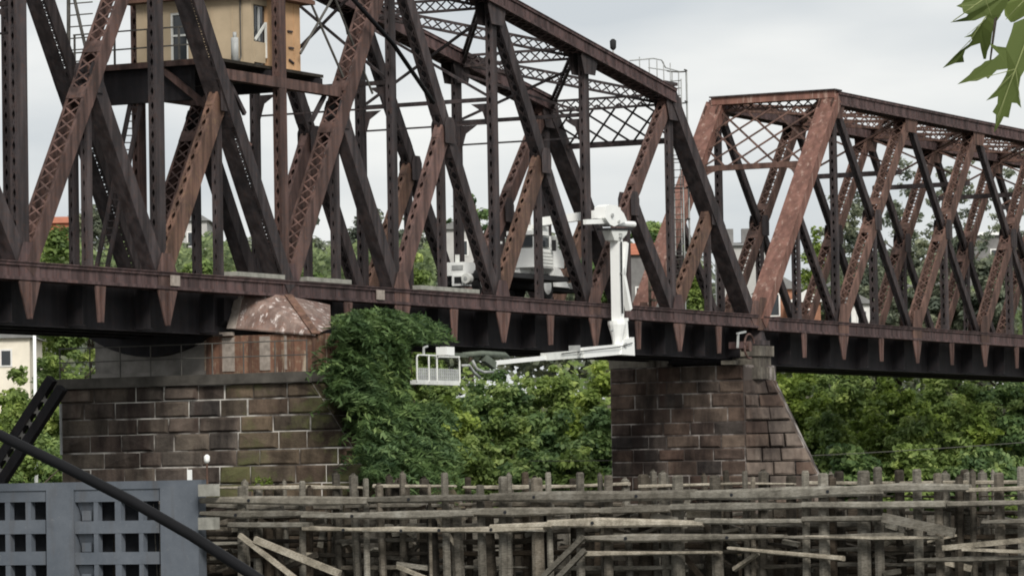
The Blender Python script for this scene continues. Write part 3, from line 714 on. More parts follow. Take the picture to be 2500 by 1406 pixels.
for i, (s0, s1, z1, z2, o_) in enumerate(((58.8, 60.5, 9.96, 10.5, -0.5), (58.95, 60.35, 10.504, 11.0, -0.42), (58.85, 60.5, 11.004, 11.47, -0.52))):
    for j in range(2):
        a = s0 + (s1 - s0) * j / 2; b = s0 + (s1 - s0) * (j + 1) / 2
        mb = MB(); mb.box((a + 0.02, o_, z1 + (0.65 if i == 0 else 0.002) * 0), (b - 0.02, 0.9 - 0.1 * j, z2)); RP.part('bearing_stone', mb, M['stoneG'])
mb = MB(); mb.box((58.5, 4.6, 10.62), (61.5, 6.9, 11.47)); RP.part('bearing_stone', mb, M['stoneG'])
mb = MB(); mb.box((57.7, 0.3, 10.62), (58.28, 0.9, 10.8)); RP.part('ledge_board', mb, M['stoneG'])
# latch gear hanging at the swing span end
LG = Thing('latch_gear', 'rusty end latch machinery with curved guard on the rest pier under the end post', 'machinery', (57.4, -0.2, 11.0))
mb = MB(); mb.box((57.0, -0.5, 11.3), (58.0, 0.2, 11.6)); LG.part('gear_box', mb, M['chord'])
mb = MB(); pts = [(57.6 + 0.55 * math.cos(a), -0.55, 11.4 + 0.55 * math.sin(a)) for a in np.linspace(0.3, PI * 1.6, 14)]; mb.tube(pts, 0.05, 6); LG.part('guard_hoop', mb, M['brown'])
mb = MB(); mb.tube([(57.6, -0.6, 11.4), (57.6, -0.2, 11.4)], 0.24, 10); LG.part('gear_wheel', mb, M['brown'])
mb = MB(); mb.beam((56.4, -0.5, 11.95), (57.3, -0.5, 12.05), 0.1, 0.08); mb.beam((56.5, -0.5, 11.95), (56.4, -0.5, 11.3), 0.08, 0.08); LG.part('latch_bar', mb, M['galv'])

# ================================================================ control cabin
CB = Thing('control_cabin', 'weathered cream and tan control cabin standing on the platform among the trusses', 'cabin', (17.6, 3, 20.66))
x0, x1, y0, y1, zb, zt = 15.8, 19.35, 0.55, 5.4, 20.67, 23.16
def wall_part(a, b, mat, nm='wall'): mb = MB(); mb.box(a, b); return CB.part(nm, mb, mat)
# front wall (towards us, cream) around the two windows
t = 0.14
wall_part((x0, 3.95, zb), (x0 + t, y1, zt), M['cream']); wall_part((x0, 3.2, zb), (x0 + t, 3.946, zb + 0.35), M['cream'])
wall_part((x0, 3.2, zt - 0.42), (x0 + t, 3.946, zt), M['cream']); wall_part((x0, y0, zb), (x0 + t, 3.196, zt), M['cream'])
wall_part((x0 - 0.04, y0 - 0.03, zb), (x0 - 0.004, y0 + 0.32, zt), M['cream'], 'corner_board')
f = MB(); f.box((x0 + 0.02, 3.2, zb + 0.35), (x0 + 0.08, 3.27, zt - 0.42)); f.box((x0 + 0.02, 3.87, zb + 0.35), (x0 + 0.08, 3.946, zt - 0.42)); f.box((x0 + 0.02, 3.27, zt - 0.5), (x0 + 0.08, 3.87, zt - 0.42)); f.box((x0 + 0.02, 3.27, zb + 1.2), (x0 + 0.08, 3.87, zb + 1.27))
wf = CB.part('window', f, M['offw']); g = MB(); g.box((x0 + 0.085, 3.2, zb + 0.35), (x0 + 0.1, 3.94, zt - 0.42)); CB.sub('pane', g, M['glass'], wf)
# right-hand wall (facing the near truss): doorway then tan boards
wall_part((x0 + t + 0.002, y0, zb), (x0 + 0.2, y0 + t, zt), M['cream']); wall_part((x0 + 0.2, y0, zt - 0.3), (x0 + 1.15, y0 + t, zt), M['cream'])
wall_part((x0 + 1.152, y0, zb), (x1, y0 + t, zt), M['tan'])
dr = MB(); dr.box((x0 + 0.22, y0 + 0.1, zb), (x0 + 1.12, y0 + 0.13, zt - 0.31)); dd = CB.part('door', dr, M['glass'])
dl = MB(); dl.beam((x0 + 0.25, y0 - 0.02, zb + 0.9), (x0 + 1.0, y0 - 0.02, zb + 1.55), 0.05, 0.1); dl.beam((x0 + 1.02, y0 - 0.02, zb + 0.3), (x0 + 1.02, y0 - 0.02, zb + 1.6), 0.05, 0.08); CB.sub('door_brace', dl, M['offw'], dd)
dc = MB(); dc.box((x0 + 0.62, y0 + 0.06, zb + 0.9), (x0 + 0.75, y0 + 0.09, zt - 0.35)); CB.sub('curtain', dc, M['galv'], dd)
bl = MB(); bl.box((x0 + 0.2, y0 - 0.01, zb + 0.1), (x0 + 1.0, y0 + 0.05, zb + 0.85)); CB.part('door_panel', bl, M['cream'])
for (a, b) in (((x0 - 0.03, y0 + 0.33, zb), (x0 - 0.003, y1, zb + 0.16)), ((x0 - 0.03, y0 + 0.33, zt - 0.16), (x0 - 0.003, y1, zt))): wall_part(a, b, M['offw'] if False else M['cream'], 'trim_board')
for y_ in (1.35, 2.2, 4.35, 5.05): wall_part((x0 - 0.018, y_ - 0.03, zb + 0.165), (x0 - 0.003, y_ + 0.03, zt - 0.165), M['cream'], 'batten')
for s_ in (17.6, 18.25, 18.9): wall_part((s_ - 0.03, y0 - 0.018, zb), (s_ + 0.03, y0 - 0.003, zt), M['tan'], 'batten')
mb = MB(); mb.tube([(x0 - 0.06, 0.95, zt), (x0 - 0.06, 0.95, zb + 0.3), (x0 - 0.2, 0.95, zb + 0.1)], 0.035, 6); CB.part('downpipe', mb, M['railm'])
for s_, z_, r_ in ((18.55, 22.1, 0), (18.62, 21.5, 0), (18.62, 21.0, 0.5)):
    mb = MB(); mb.beam((s_ - 0.17, y0 - 0.04, z_ + r_ * 0.12), (s_ + 0.17, y0 - 0.04, z_ - r_ * 0.12), 0.05, 0.06); CB.part('hook', mb, M['dark'])
wall_part((x1 - t, y0 + t + 0.002, zb), (x1, y1, zt), M['tan']); wall_part((x0 + t + 0.002, y1 - t, zb), (x1 - t - 0.002, y1, zt), M['cream'])
rf = MB(); ov = 0.42
rf.hexa([(x0 - ov, y0 - ov, zt + 0.005), (x1 + ov, y0 - ov, zt + 0.005), (x1 + ov, y1 + ov, zt + 0.005), (x0 - ov, y1 + ov, zt + 0.005), (x0 - ov, y0 - ov, zt + 0.14), (x1 + ov, y0 - ov, zt + 0.14), (x1 + ov, y1 + ov, zt + 0.14), (x0 - ov, y1 + ov, zt + 0.14)])
rr = CB.part('eave', rf, M['soffit'])
rf = MB(); a = [(x0 - ov, y0 - ov, zt + 0.145), (x1 + ov, y0 - ov, zt + 0.145), (x1 + ov, y1 + ov, zt + 0.145), (x0 - ov, y1 + ov, zt + 0.145), (x0 + 1.5, (y0 + y1) / 2 - 0.9, zt + 1.5), (x1 - 1.5, (y0 + y1) / 2 - 0.9, zt + 1.5), (x1 - 1.5, (y0 + y1) / 2 + 0.9, zt + 1.5), (x0 + 1.5, (y0 + y1) / 2 + 0.9, zt + 1.5)]
rf.hexa(a); CB.part('roof', rf, M['soffit'])
mb = MB(); mb.tube([(14.9, 0.7, 20.67), (14.9, 0.7, 21.55)], 0.14, 8); mb.tube([(14.9, 0.7, 21.55), (14.9, 0.7, 21.75)], 0.07, 8)
VT = Thing('vent_stack', 'stubby grey-green vent pipe standing on the platform by the cabin door', 'vent pipe', (14.9, 0.7, 20.66)); VT.part('pipe', mb, M['galv'], smooth=True)

# ================================================================ signal lamp and caged ladder
SL = Thing('signal_lamp', 'small black signal lamp on a thin post atop the sloping top chord', 'lamp', (45.05, 0, 23.2))
mb = MB(); mb.tube([(45.05, 0, 23.05), (45.05, 0, 23.75)], 0.035); SL.part('post', mb, M['galv'])
mb = MB(); mb.tube([(45.05, 0, 23.72), (45.05, 0, 23.8), (45.05, 0, 24.1), (45.05, 0, 24.18)], [0.07, 0.13, 0.14, 0.06], 10); SL.part('lamp_head', mb, M['tyre'], smooth=True)
CL = Thing('caged_ladder', 'thin pale caged ladder with platform rail rising behind the end post of the swing span', 'ladder', (53.4, 0.9, 12.7))
mb = MB()
for o_ in (0.65, 1.15): mb.tube([(53.4, o_, 12.7), (53.4, o_, 23.2)], 0.03, 5)
CL.part('side_rail', mb, M['galv'])
rb = MB()
for i in range(32): rb.tube([(53.4, 0.65, 12.9 + i * 0.33), (53.4, 1.15, 12.9 + i * 0.33)], 0.018, 4)
CL.part('rungs', rb, M['railm'], stuff=True)
for z_ in (15.4, 17.0, 18.4, 19.7, 21.0, 22.2, 23.6):
    hp = MB(); pts = [(53.4 + 0.75 * math.sin(a), 0.9 - 0.42 * math.cos(a), z_) for a in np.linspace(0, PI, 9)]; hp.tube(pts, 0.035, 5, False); CL.part('cage_hoop', hp, M['railm'])
for a in (0.5, 1.1, 2.0, 2.6):
    hp = MB(); hp.tube([(53.4 + 0.75 * math.sin(a), 0.9 - 0.42 * math.cos(a), 15.4), (53.4 + 0.75 * math.sin(a), 0.9 - 0.42 * math.cos(a), 23.6)], 0.028, 5); CL.part('cage_bar', hp, M['galv'])
hp = MB(); hp.tube([(48.4, 0.8, 23.6), (50.8, 0.8, 23.9), (51.7, 0.8, 23.9), (52.1, 0.8, 23.6), (53.6, 0.8, 23.55)], 0.03, 5)
for s_ in (49.4, 50.4, 51.2, 51.9, 52.6): hp.tube([(s_, 0.8, 22.4), (s_, 0.8, 23.85)], 0.026, 5)
hp.tube([(50.3, 0.8, 23.45), (52.6, 0.8, 23.5)], 0.025, 5); CL.part('platform_rail', hp, M['galv'])
# refuge railing on the deck near the span end
RG = Thing('refuge_railing', 'grey timber refuge stand with rails on the deck beside the end panel', 'railing', (51.6, 0.9, 12.7))
mb = MB()
for s_ in (50.2, 51.4, 52.6, 53.1): mb.beam((s_, 0.9, 12.7), (s_, 0.9, 14.35), 0.1, 0.1)
for z_ in (13.3, 13.75, 14.3): mb.beam((50.1, 0.84, z_), (53.2, 0.84, z_), 0.05, 0.11)
RG.part('rail_frame', mb, M['wood']); mb = MB(); mb.box((50.0, 0.84, 12.94), (53.2, 1.7, 13.02)); RG.part('floor', mb, M['wood'])

# ================================================================ under-bridge inspection truck
TK = Thing('inspection_truck', 'white boom truck on the bridge deck with its arm reaching down to a basket', 'truck', (41, 3, 13.1))
def tb(name, a, b, mat, bev=0): mb = MB(); mb.box(a, b); return TK.part(name, mb, mat)
yN, yF = 1.9, 3.3
def nbox(name, x0, y0, x1, y1, dep, mat, o_=yN):       # box on the near side, sized from photo points on that side
    a = st(x0, y0, o_); b = st(x1, y1, o_); mb = MB(); mb.box((a[0], o_, min(a[1], b[1])), (b[0], o_ + dep, max(a[1], b[1]))); return TK.part(name, mb, mat)
def ebox(name, x0, y0, x1, y1, dep, mat, s_):          # box on the end that faces us
    a = so(x0, y0, s_); b = so(x1, y1, s_); mb = MB(); mb.box((s_, b[0], min(a[1], b[1])), (s_ + dep, a[0], max(a[1], b[1]))); return TK.part(name, mb, mat)
SE = 41.3
tb('chassis', (35.2, 2.1, 13.5), (46.0, 3.2, 13.8), M['tyre'])
ebox('rear_body', 1090, 641, 1133, 672, 1.0, M['white'], 35.0); ebox('rear_panel', 1103, 648, 1130, 658, 0.03, M['galv'], 34.965)
rl = ebox('rear_locker', 1103, 672, 1131, 697, 0.8, M['white'], 34.95); ebox('locker_door', 1109, 676, 1126, 691, 0.02, M['tyre'], 34.925)
a_ = so(1141, 680, 34.95); mb = MB(); mb.tube([(34.8, a_[0], a_[1]), (35.1, a_[0], a_[1])], 0.2, 14); TK.part('hose_reel', mb, M['offw']); mb = MB(); mb.tube([(34.77, a_[0], a_[1]), (34.795, a_[0], a_[1])], 0.08, 10); TK.part('reel_hub', mb, M['galv'])
ebox('beacon_stand', 1111, 622, 1118, 640, 0.15, M['offw'], 35.2); ebox('hand_rail', 1207, 590, 1213, 632, 0.1, M['white'], 38.3); ebox('hand_rail', 1213, 590, 1224, 595, 0.1, M['white'], 38.3)
ebox('cross_deck', 1150, 668, 1245, 676, 5.5, M['tyre'], 35.6)
ebox('locker_body', 1240, 650, 1269, 690, 1.0, M['white'], SE - 0.3); ebox('locker_body', 1240, 606, 1300, 648, 3.0, M['white'], SE)
ebox('ledge', 1242, 646, 1301, 653, 0.15, M['offw'], SE - 0.16); ebox('shadow_strip', 1255, 636, 1300, 641, 0.02, M['tyre'], SE - 0.025)  # thin black strips stand in for shade between the lockers
ebox('upper_locker', 1256, 573, 1300, 603, 2.4, M['offw'], SE + 0.1); ebox('shadow_strip', 1258, 603, 1299, 607, 2.2, M['tyre'], SE + 0.12); ebox('upper_vent', 1282, 585, 1289, 598, 0.02, M['galv'], SE + 0.075)
ebox('turntable', 1260, 563, 1298, 573, 1.6, M['tyre'], SE + 0.25); ebox('turret', 1266, 550, 1298, 563, 1.6, M['white'], SE + 0.2); ebox('boom_cradle', 1276, 528, 1288, 550, 0.3, M['patch'], SE + 0.4)
a_ = so(1263, 631, SE); mb = MB(); mb.tube([(SE - 0.06, a_[0], a_[1]), (SE + 0.05, a_[0], a_[1])], 0.11, 12); TK.part('filler_cap', mb, M['tyre'])
cab = nbox('cab', 1302, 605, 1352, 656, 1.4, M['white']); c0 = st(1302, 605, yN); c1 = st(1352, 656, yN)
for i in range(5):
    z_ = c1[1] + (c0[1] - c1[1]) * (i + 0.6) / 5.6; g = MB(); g.box((c0[0] + 0.25, yN - 0.03, z_ - 0.03), (c1[0] - 0.1, yN - 0.004, z_ + 0.03)); TK.sub('side_rib', g, M['offw'], cab)
upper = nbox('cab_roof', 1304, 562, 1340, 576, 1.3, M['white'], yN + 0.05); gl = nbox('cab_glass', 1303, 577, 1346, 604, 1.3, M['glass'], yN + 0.06)
for x_ in (1303, 1322, 1343):
    nbox('cab_pillar', x_, 577, x_ + 3, 604, 0.05, M['white'], yN + 0.005)
nbox('cab_top', 1306, 550, 1332, 560, 1.0, M['offw'], yN + 0.2)
b0 = st(1353, 650, yN); b1 = st(1386, 702, yN); mb = MB(); mb.hexa([(b0[0], yN, b1[1]), (b1[0] + 0.4, yN + 0.1, b1[1]), (b1[0] + 0.4, yF - 0.1, b1[1]), (b0[0], yF, b1[1]), (b0[0], yN, b0[1]), (b0[0] + 0.8, yN + 0.1, b0[1] - 0.1), (b0[0] + 0.8, yF - 0.1, b0[1] - 0.1), (b0[0], yF, b0[1])]); TK.part('bonnet', mb, M['white'])
nbox('bumper', 1400, 690, 1408, 706, 1.2, M['galv'])
nbox('tail_board', 1430, 612, 1440, 648, 0.1, M['white'], 2.4)
wc = st(1337, 690, yN - 0.1)
for s_ in (36.2, wc[0]):
    for o_, sg in ((yN + 0.05, -1), (yF - 0.05, 1)):
        mb = MB(); mb.tube([(s_, o_ - 0.15, 13.62), (s_, o_ + 0.15, 13.62)], 0.54, 20); w_ = TK.part('wheel', mb, M['tyre'])
        r_ = MB(); r_.tube([(s_, o_ + sg * 0.155, 13.66), (s_, o_ + sg * 0.21, 13.66)], [0.36, 0.2], 18); TK.sub('rim', r_, M['white'], w_)
# hoses, pins and small fittings
for dx in (0.0, 0.1):
    mb = MB(); mb.tube([(42.36 + dx, -1.45, 15.4), (42.3 + dx, -1.46, 14.0), (42.36 + dx, -1.45, 12.4)], 0.022, 5); TK.part('hose', mb, M['tyre'])
mb = MB(); mb.tube([(43.3, -1.46, 11.2), (42.0, -1.46, 11.0), (39.4, -1.42, 10.82), (36.8, -1.36, 10.62)], 0.022, 5); TK.part('hose', mb, M['tyre'])
for (x, y, r_) in ((1497, 526, 0.09), (1513, 541, 0.07), (1529, 842, 0.1), (1497, 806, 0.06), (1420, 862, 0.07), (1518, 578, 0.06), (1519, 668, 0.05)):
    a_ = st(x, y, -1.47); mb = MB(); mb.tube([(a_[0], -1.47, a_[1]), (a_[0], -1.36, a_[1])], r_, 10); TK.part('pivot_pin', mb, M['galv'])
a_ = st(1416, 850, -1.4); mb = MB(); mb.box((a_[0] - 0.06, -1.39, a_[1] - 0.34), (a_[0] + 0.06, -0.92, a_[1] + 0.12)); TK.part('boom_clamp', mb, M['galv'])
a_ = st(1352, 598, 1.7); mb = MB(); mb.box((a_[0], 1.62, a_[1] - 0.25), (a_[0] + 0.06, 1.8, a_[1] + 0.2)); TK.part('mirror', mb, M['tyre'])
# boom over the truss: two parallel links, swivel head, vertical mast, lower boom, basket
A = Vector((42.2, 2.4, 16.35)); B = Vector((43.0, -1.15, 16.7))
mb = MB(); mb.beam(A, B, 0.36, 0.34); TK.part('boom', mb, M['white'])

def sil(name, pts, dep, mat, o_=-1.4):      # plate-built casting: outline on the near side, given its own depth
    mb = MB(); q = [st(x, y, o_) for x, y in pts]; mb.prism([(s, o_, z) for s, z in q], (0, dep, 0)); return TK.part(name, mb, mat)
sil('swivel_head', [(1478, 505), (1488, 499), (1506, 502), (1523, 521), (1531, 539), (1500, 553), (1490, 549), (1478, 532)], 0.5, M['white'])
a_ = st(1505, 546, -1.15); b_ = st(1547, 548, -1.15); mb = MB(); mb.tube([(a_[0], -1.15, a_[1]), (b_[0], -1.15, b_[1])], 0.13, 10); TK.part('swivel_motor', mb, M['white'])
a_ = st(1428, 542, -1.15); b_ = st(1486, 540, -1.15); mb = MB(); mb.beam((a_[0], -1.15, a_[1]), (b_[0], -1.15, b_[1]), 0.16, 0.2); TK.part('boom_link', mb, M['white'])
sil('swivel_plate', [(1486, 556), (1546, 557), (1546, 562), (1486, 561)], 0.55, M['tyre'], -1.43)
sil('mast_bracket', [(1492, 562), (1533, 562), (1530, 572), (1514, 590), (1500, 586)], 0.42, M['offw'], -1.38)
mb = MB(); mb.box((42.32, -1.38, 12.0), (42.7, -0.98, 15.75)); mast = TK.part('mast', mb, M['white'])
for a, b in (((42.85, -1.25, 14.0), (43.2, -1.25, 15.4)), ((42.75, -1.25, 14.3), (43.45, -1.25, 12.6))):
    mb = MB(); mb.beam(a, b, 0.24, 0.24); TK.part('hydraulic_ram', mb, M['white'])
mb = MB(); mb.tube([(42.5, -1.15, 11.1), (42.5, -1.15, 11.45), (42.5, -1.15, 11.95), (42.5, -1.15, 12.1)], [0.2, 0.26, 0.4, 0.4], 14); TK.part('mast_collar', mb, M['white'])
mb = MB(); mb.beam((42.2, -1.15, 12.0), (43.4, -1.15, 12.2), 0.2, 0.12); mb.beam((43.25, -1.15, 12.2), (43.35, -1.15, 11.3), 0.16, 0.2); TK.part('mast_arm', mb, M['white'])
mb = MB(); mb.hexa([(42.3, -1.4, 10.7), (43.65, -1.4, 10.68), (43.65, -0.9, 10.68), (42.3, -0.9, 10.7), (42.55, -1.4, 11.3), (43.6, -1.4, 11.45), (43.6, -0.9, 11.45), (42.55, -0.9, 11.3)]); TK.part('knuckle', mb, M['white'])
mb = MB(); mb.beam((43.5, -1.15, 10.98), (38.9, -1.15, 10.7), 0.4, 0.42); TK.part('lower_boom', mb, M['white'])
mb = MB(); mb.beam((39.0, -1.15, 10.66), (35.6, -1.15, 10.48), 0.3, 0.3); TK.part('lower_boom', mb, M['offw'])
mb = MB(); mb.beam((36.6, -1.15, 10.5), (31.1, -1.15, 10.15), 0.17, 0.17); TK.part('boom_tip', mb, M['white'])
mb = MB(); mb.tube([(28.6, -1.15, 10.42), (30.2, -1.15, 10.5), (32.1, -1.15, 10.48), (32.5, -1.15, 10.38)], [0.1, 0.12, 0.12, 0.07], 10); TK.part('jib', mb, M['olive'], smooth=True)
mb = MB(); mb.beam((30.3, -1.15, 10.35), (31.2, -1.15, 10.05), 0.2, 0.3); TK.part('jib_bracket', mb, M['olive'])
for pts in (((28.4, -1.2, 10.0), (29.0, -1.2, 10.02), (29.4, -1.2, 9.75), (29.9, -1.2, 9.55)), ((29.3, -1.2, 10.2), (29.6, -1.2, 9.9), (30.2, -1.2, 9.78), (31.0, -1.2, 9.8))):
    mb = MB(); mb.tube(pts, 0.06, 6); TK.part('hose', mb, M['galv'], smooth=True)
# basket
bk = MB(); b0, b1, o1, o2, zb_, zt_ = st(1018, 900, -1.5)[0], st(1122, 900, -1.5)[0], -1.5, -1.2, 9.22, 10.32
bk.box((b0, o1, zb_), (b1, o2, zb_ + 0.17)); basket = TK.part('basket', bk, M['offw'])
fr = MB()
def loop(pts):
    for a, b in zip(pts, pts[1:]): fr.tube([a, b], 0.035, 6)
for o_ in (o1,):
    loop([(b0, o_, zb_ + 0.1), (b0, o_, zt_ - 0.08), (b0 + 0.12, o_, zt_), (b0 + 1.5, o_, zt_), (b0 + 1.6, o_, zt_ - 0.1), (b0 + 1.6, o_, zb_ + 0.1)])
    loop([(b1, o_, zb_ + 0.1), (b1, o_, zt_ - 0.15), (b1 - 0.1, o_, zt_)]); loop([(b0 + 0.95, o_, zb_ + 0.1), (b0 + 0.95, o_, zt_)])
loop([(b1, o1, zt_ - 0.02), (b1 - 1.7, o1, zt_ - 0.04)])
TK.sub('basket_rail', fr, M['offw'], basket)
mh = MB()
for o_ in (o1 + 0.01,):
    for x in np.arange(b0, b1, 0.16): mh.box((x, o_ - 0.008, zb_ + 0.17), (x + 0.11, o_ + 0.008, zb_ + 0.62))
    for z_ in np.arange(zb_ + 0.2, zb_ + 0.64, 0.12): mh.box((b0, o_ - 0.012, z_), (b1, o_ + 0.012, z_ + 0.03))
TK.sub('mesh_panel', mh, M['galv'], basket, stuff=True)
tbx = MB(); tbx.box((b0 + 2.4, -1.5, 10.36), (b0 + 3.05, -1.05, 10.68)); TK.sub('control_box', tbx, M['white'], basket)
mb = MB(); mb.tube([(b0 + 0.65, -1.45, 10.3), (b0 + 0.65, -1.45, 10.6), (b0 + 0.95, -1.45, 10.66)], 0.05, 6); TK.sub('lamp_arm', mb, M['galv'], basket)
mb = MB(); mb.beam((b0 + 2.9, -1.2, 10.4), (28.9, -1.15, 10.4), 0.16, 0.16); TK.part('basket_mount', mb, M['olive'])

# ================================================================ timber fender
FS = 6.0                          # cross plane of the fender face
FN = Thing('timber_fender', 'long grey decaying timber fender of piles and walers running across the channel before both piers', 'fender', (FS, -18, 0))
R = random.Random(21)
piles = [(590, 1178, 24), (655, 1175, 26), (738, 1166, 18), (893, 1160, 16), (965, 1170, 20), (1048, 1174, 9), (1085, 1146, 20), (1142, 1157, 18), (1172, 1176, 22), (1230, 1155, 30), (1282, 1144, 19), (1310, 1158, 32), (1338, 1145, 16), (1398, 1160, 18), (1416, 1145, 22), (1485, 1152, 24), (1571, 1150, 32), (1654, 1152, 30), (1745, 1153, 30), (1772, 1140, 17), (1818, 1142, 15), (1838, 1156, 13), (1931, 1153, 28), (1966, 1141, 20), (2009, 1147, 28), (2048, 1142, 26), (2108, 1141, 34), (2142, 1132, 24), (2195, 1139, 26), (2238, 1137, 24), (2288, 1147, 22), (2355, 1138, 24), (2438, 1146, 26), (2492, 1131, 20), (2560, 1140, 26), (2640, 1145, 28)]
for i, (px, py, w_) in enumerate(piles):
    py += 7; o_, z_ = so(px, py, FS + 0.35); wd = w_ * 0.0122
    back = (i % 3 == 1); s_ = FS + (1.6 if back else 0.42) + R.uniform(-.1, .1)
    o_, z_ = so(px, py, s_)
    lean = R.uniform(-0.12, 0.12); mb = MB()
    mb.tube([(s_, o_ + lean, -0.5), (s_, o_ + lean * 0.4, 2.6), (s_, o_, z_ - 0.06), (s_, o_, z_)], [wd * 0.56, wd * 0.54, wd * 0.5, wd * 0.36], 8)
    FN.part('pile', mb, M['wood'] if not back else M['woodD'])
for i in range(30):               # inner rows of piles seen between the walers
    o_ = 1.0 - 37 * (i + R.uniform(0.1, 0.9)) / 40; s_ = FS + R.choice((0.9, 2.6, 3.2)); wd = R.uniform(0.3, 0.46)
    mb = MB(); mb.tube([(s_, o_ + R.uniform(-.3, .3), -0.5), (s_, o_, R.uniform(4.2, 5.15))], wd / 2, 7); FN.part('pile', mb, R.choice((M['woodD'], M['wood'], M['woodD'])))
for i in range(46):
    x = R.uniform(560, 2540); y = R.uniform(1152, 1188) - (x - 560) * 0.006; s_ = FS + R.uniform(0.5, 2.2); o_, z_ = so(x, y, s_); wd = R.uniform(0.14, 0.34); ln_ = R.uniform(-.1, .1)
    mb = MB(); k_ = wd * R.uniform(0.3, 0.5)
    mb.tube([(s_, o_ + ln_ * 2, 0.5), (s_, o_ + ln_, 3.0), (s_, o_, z_ - 0.08), (s_ + 0.02, o_ + 0.03, z_)], [wd * 0.52, wd * 0.5, k_ + wd * 0.1, k_ * 0.7], 6); FN.part('pile', mb, R.choice((M['wood'], M['woodD'], M['wood'])))
def waler(x0, y0, x1, y1, h, mat, s_=FS, th=0.3, nm='waler', rough=0.032):
    a = so(x0, y0, s_); b = so(x1, y1, s_); n = max(1, int(abs(b[0] - a[0]) / 1.6)); mb = MB(); hh = h * 0.0122
    sag = R.uniform(-0.05, 0.02) if abs(b[0] - a[0]) > 3 else 0; prof = []
    for i in range(n + 1):
        t = i / n; o_ = a[0] + (b[0] - a[0]) * t; z_ = a[1] + (b[1] - a[1]) * t + sag * math.sin(PI * t)
        k = R.uniform(0.5, 0.85) if i in (0, n) else 1; up = R.uniform(-rough, rough); dn = R.uniform(-rough, rough); x_ = R.uniform(-.025, .025)
        H2 = hh / 2 * k; ring = []
        for (cx, cz) in ((-1, -0.55), (-0.6, -1), (0.6, -1), (1, -0.5), (1, 0.5), (0.55, 1), (-0.5, 1), (-1, 0.5)):
            ring.append((s_ + cx * th / 2 + x_, o_, z_ + cz * H2 + (up if cz > 0 else dn)))
        prof.append(ring)
    m8 = 8; vs = [p for q in prof for p in q]; fs = [tuple(reversed(range(m8))), tuple(n * m8 + q for q in range(m8))]
    for i in range(n):
        for j in range(m8): fs.append((i * m8 + j, i * m8 + (j + 1) % m8, (i + 1) * m8 + (j + 1) % m8, (i + 1) * m8 + j))
    mb.add(vs, fs); o = FN.part(nm, mb, mat)
    # bolts
    if th > 0.25 and n > 2:
        bb = MB()
        for i in range(1, n, 2):
            c = prof[i]; z_ = (c[0][2] + c[7][2]) / 2
            bb.tube([(s_ - th / 2 - 0.03, c[0][1] + 0.2, z_), (s_ - th / 2 + 0.01, c[0][1] + 0.2, z_)], 0.055, 6)
        FN.sub('bolt_heads', bb, M['black'], o, stuff=True)
    return o
H = M['woodH']; P_ = M['woodP']
for a in ((492, 1222, 900, 1221, 24), (896, 1219, 1262, 1214, 22), (1200, 1213, 1700, 1206, 30), (1690, 1207, 2160, 1198, 28), (2040, 1193, 2370, 1191, 22), (2362, 1196, 2540, 1192, 16), (2530, 1192, 2680, 1190, 22)):
    waler(*a, H if a[0] != 2362 else P_)
for a in ((492, 1252, 800, 1253, 22), (740, 1257, 1160, 1252, 20), (1140, 1250, 1480, 1244, 21), (1470, 1246, 1640, 1240, 22), (1640, 1236, 1960, 1234, 22), (1960, 1232, 2310, 1230, 20), (2316, 1231, 2560, 1225, 20)):
    waler(*a, H, s_=FS + 0.02)
for a in ((560, 1282, 760, 1283, 20), (742, 1290, 1330, 1291, 16), (890, 1296, 1330, 1293, 11), (1200, 1284, 1350, 1280, 22), (1340, 1276, 1720, 1277, 23), (1700, 1273, 1960, 1272, 20), (1960, 1268, 2160, 1265, 20), (2400, 1276, 2560, 1270, 18)):
    waler(*a, P_ if a[0] in (742, 1340, 1200) else H, s_=FS - 0.03)
for a in ((1425, 1313, 1920, 1310, 20), (1900, 1312, 2210, 1303, 14), (1970, 1310, 2300, 1312, 8), (1430, 1351, 1760, 1348, 15), (2210, 1367, 2540, 1360, 13), (1780, 1337, 2060, 1362, 15), (500, 1327, 590, 1326, 14)):
    waler(*a, P_ if a[0] in (1430, 1780, 1970) else H, s_=FS - 0.06)
# inner walers behind the gaps
for y, hh, s_ in ((1190, 11, 7.2), (1222, 9, 7.6), (1238, 14, 6.9), (1262, 11, 8.6), (1284, 12, 7.4), (1300, 18, 8.8), (1322, 12, 7.2), (1335, 16, 8.9), (1352, 13, 7.3), (1372, 20, 8.8), (1388, 12, 7.1), (1400, 18, 8.8)):
    x = 500
    while x < 2560:
        ln = R.uniform(150, 420)
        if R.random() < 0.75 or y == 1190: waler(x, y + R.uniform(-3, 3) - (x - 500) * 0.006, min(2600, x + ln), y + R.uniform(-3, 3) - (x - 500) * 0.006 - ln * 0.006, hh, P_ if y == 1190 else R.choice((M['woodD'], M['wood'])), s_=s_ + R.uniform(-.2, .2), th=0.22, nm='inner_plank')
        x += ln + R.uniform(5, 30)
x = 498                          # ragged back sheathing
while x < 2600:
    w_ = R.uniform(18, 40); mb = MB(); o1, z1 = so(x, R.uniform(1212, 1262), 10.6); o2, _ = so(x + w_, 1200, 10.6)
    mb.box((10.5 + R.uniform(-.12, .12), o2 + 0.03, -0.3), (10.75, o1 - 0.03, z1)); FN.part('sheet_plank', mb, R.choice((M['woodD'], M['woodD'], M['wood'], M['woodD'])))
    x += w_
for o_, z_ in ((so(516, 1196, FS - 0.2)), (so(516, 1277, FS - 0.2))):
    mb = MB(); mb.box((FS - 0.55, o_ - 0.3, z_ - 0.2), (FS - 0.16, o_ + 0.3, z_ + 0.2)); FN.part('end_block', mb, M['paleboard'])
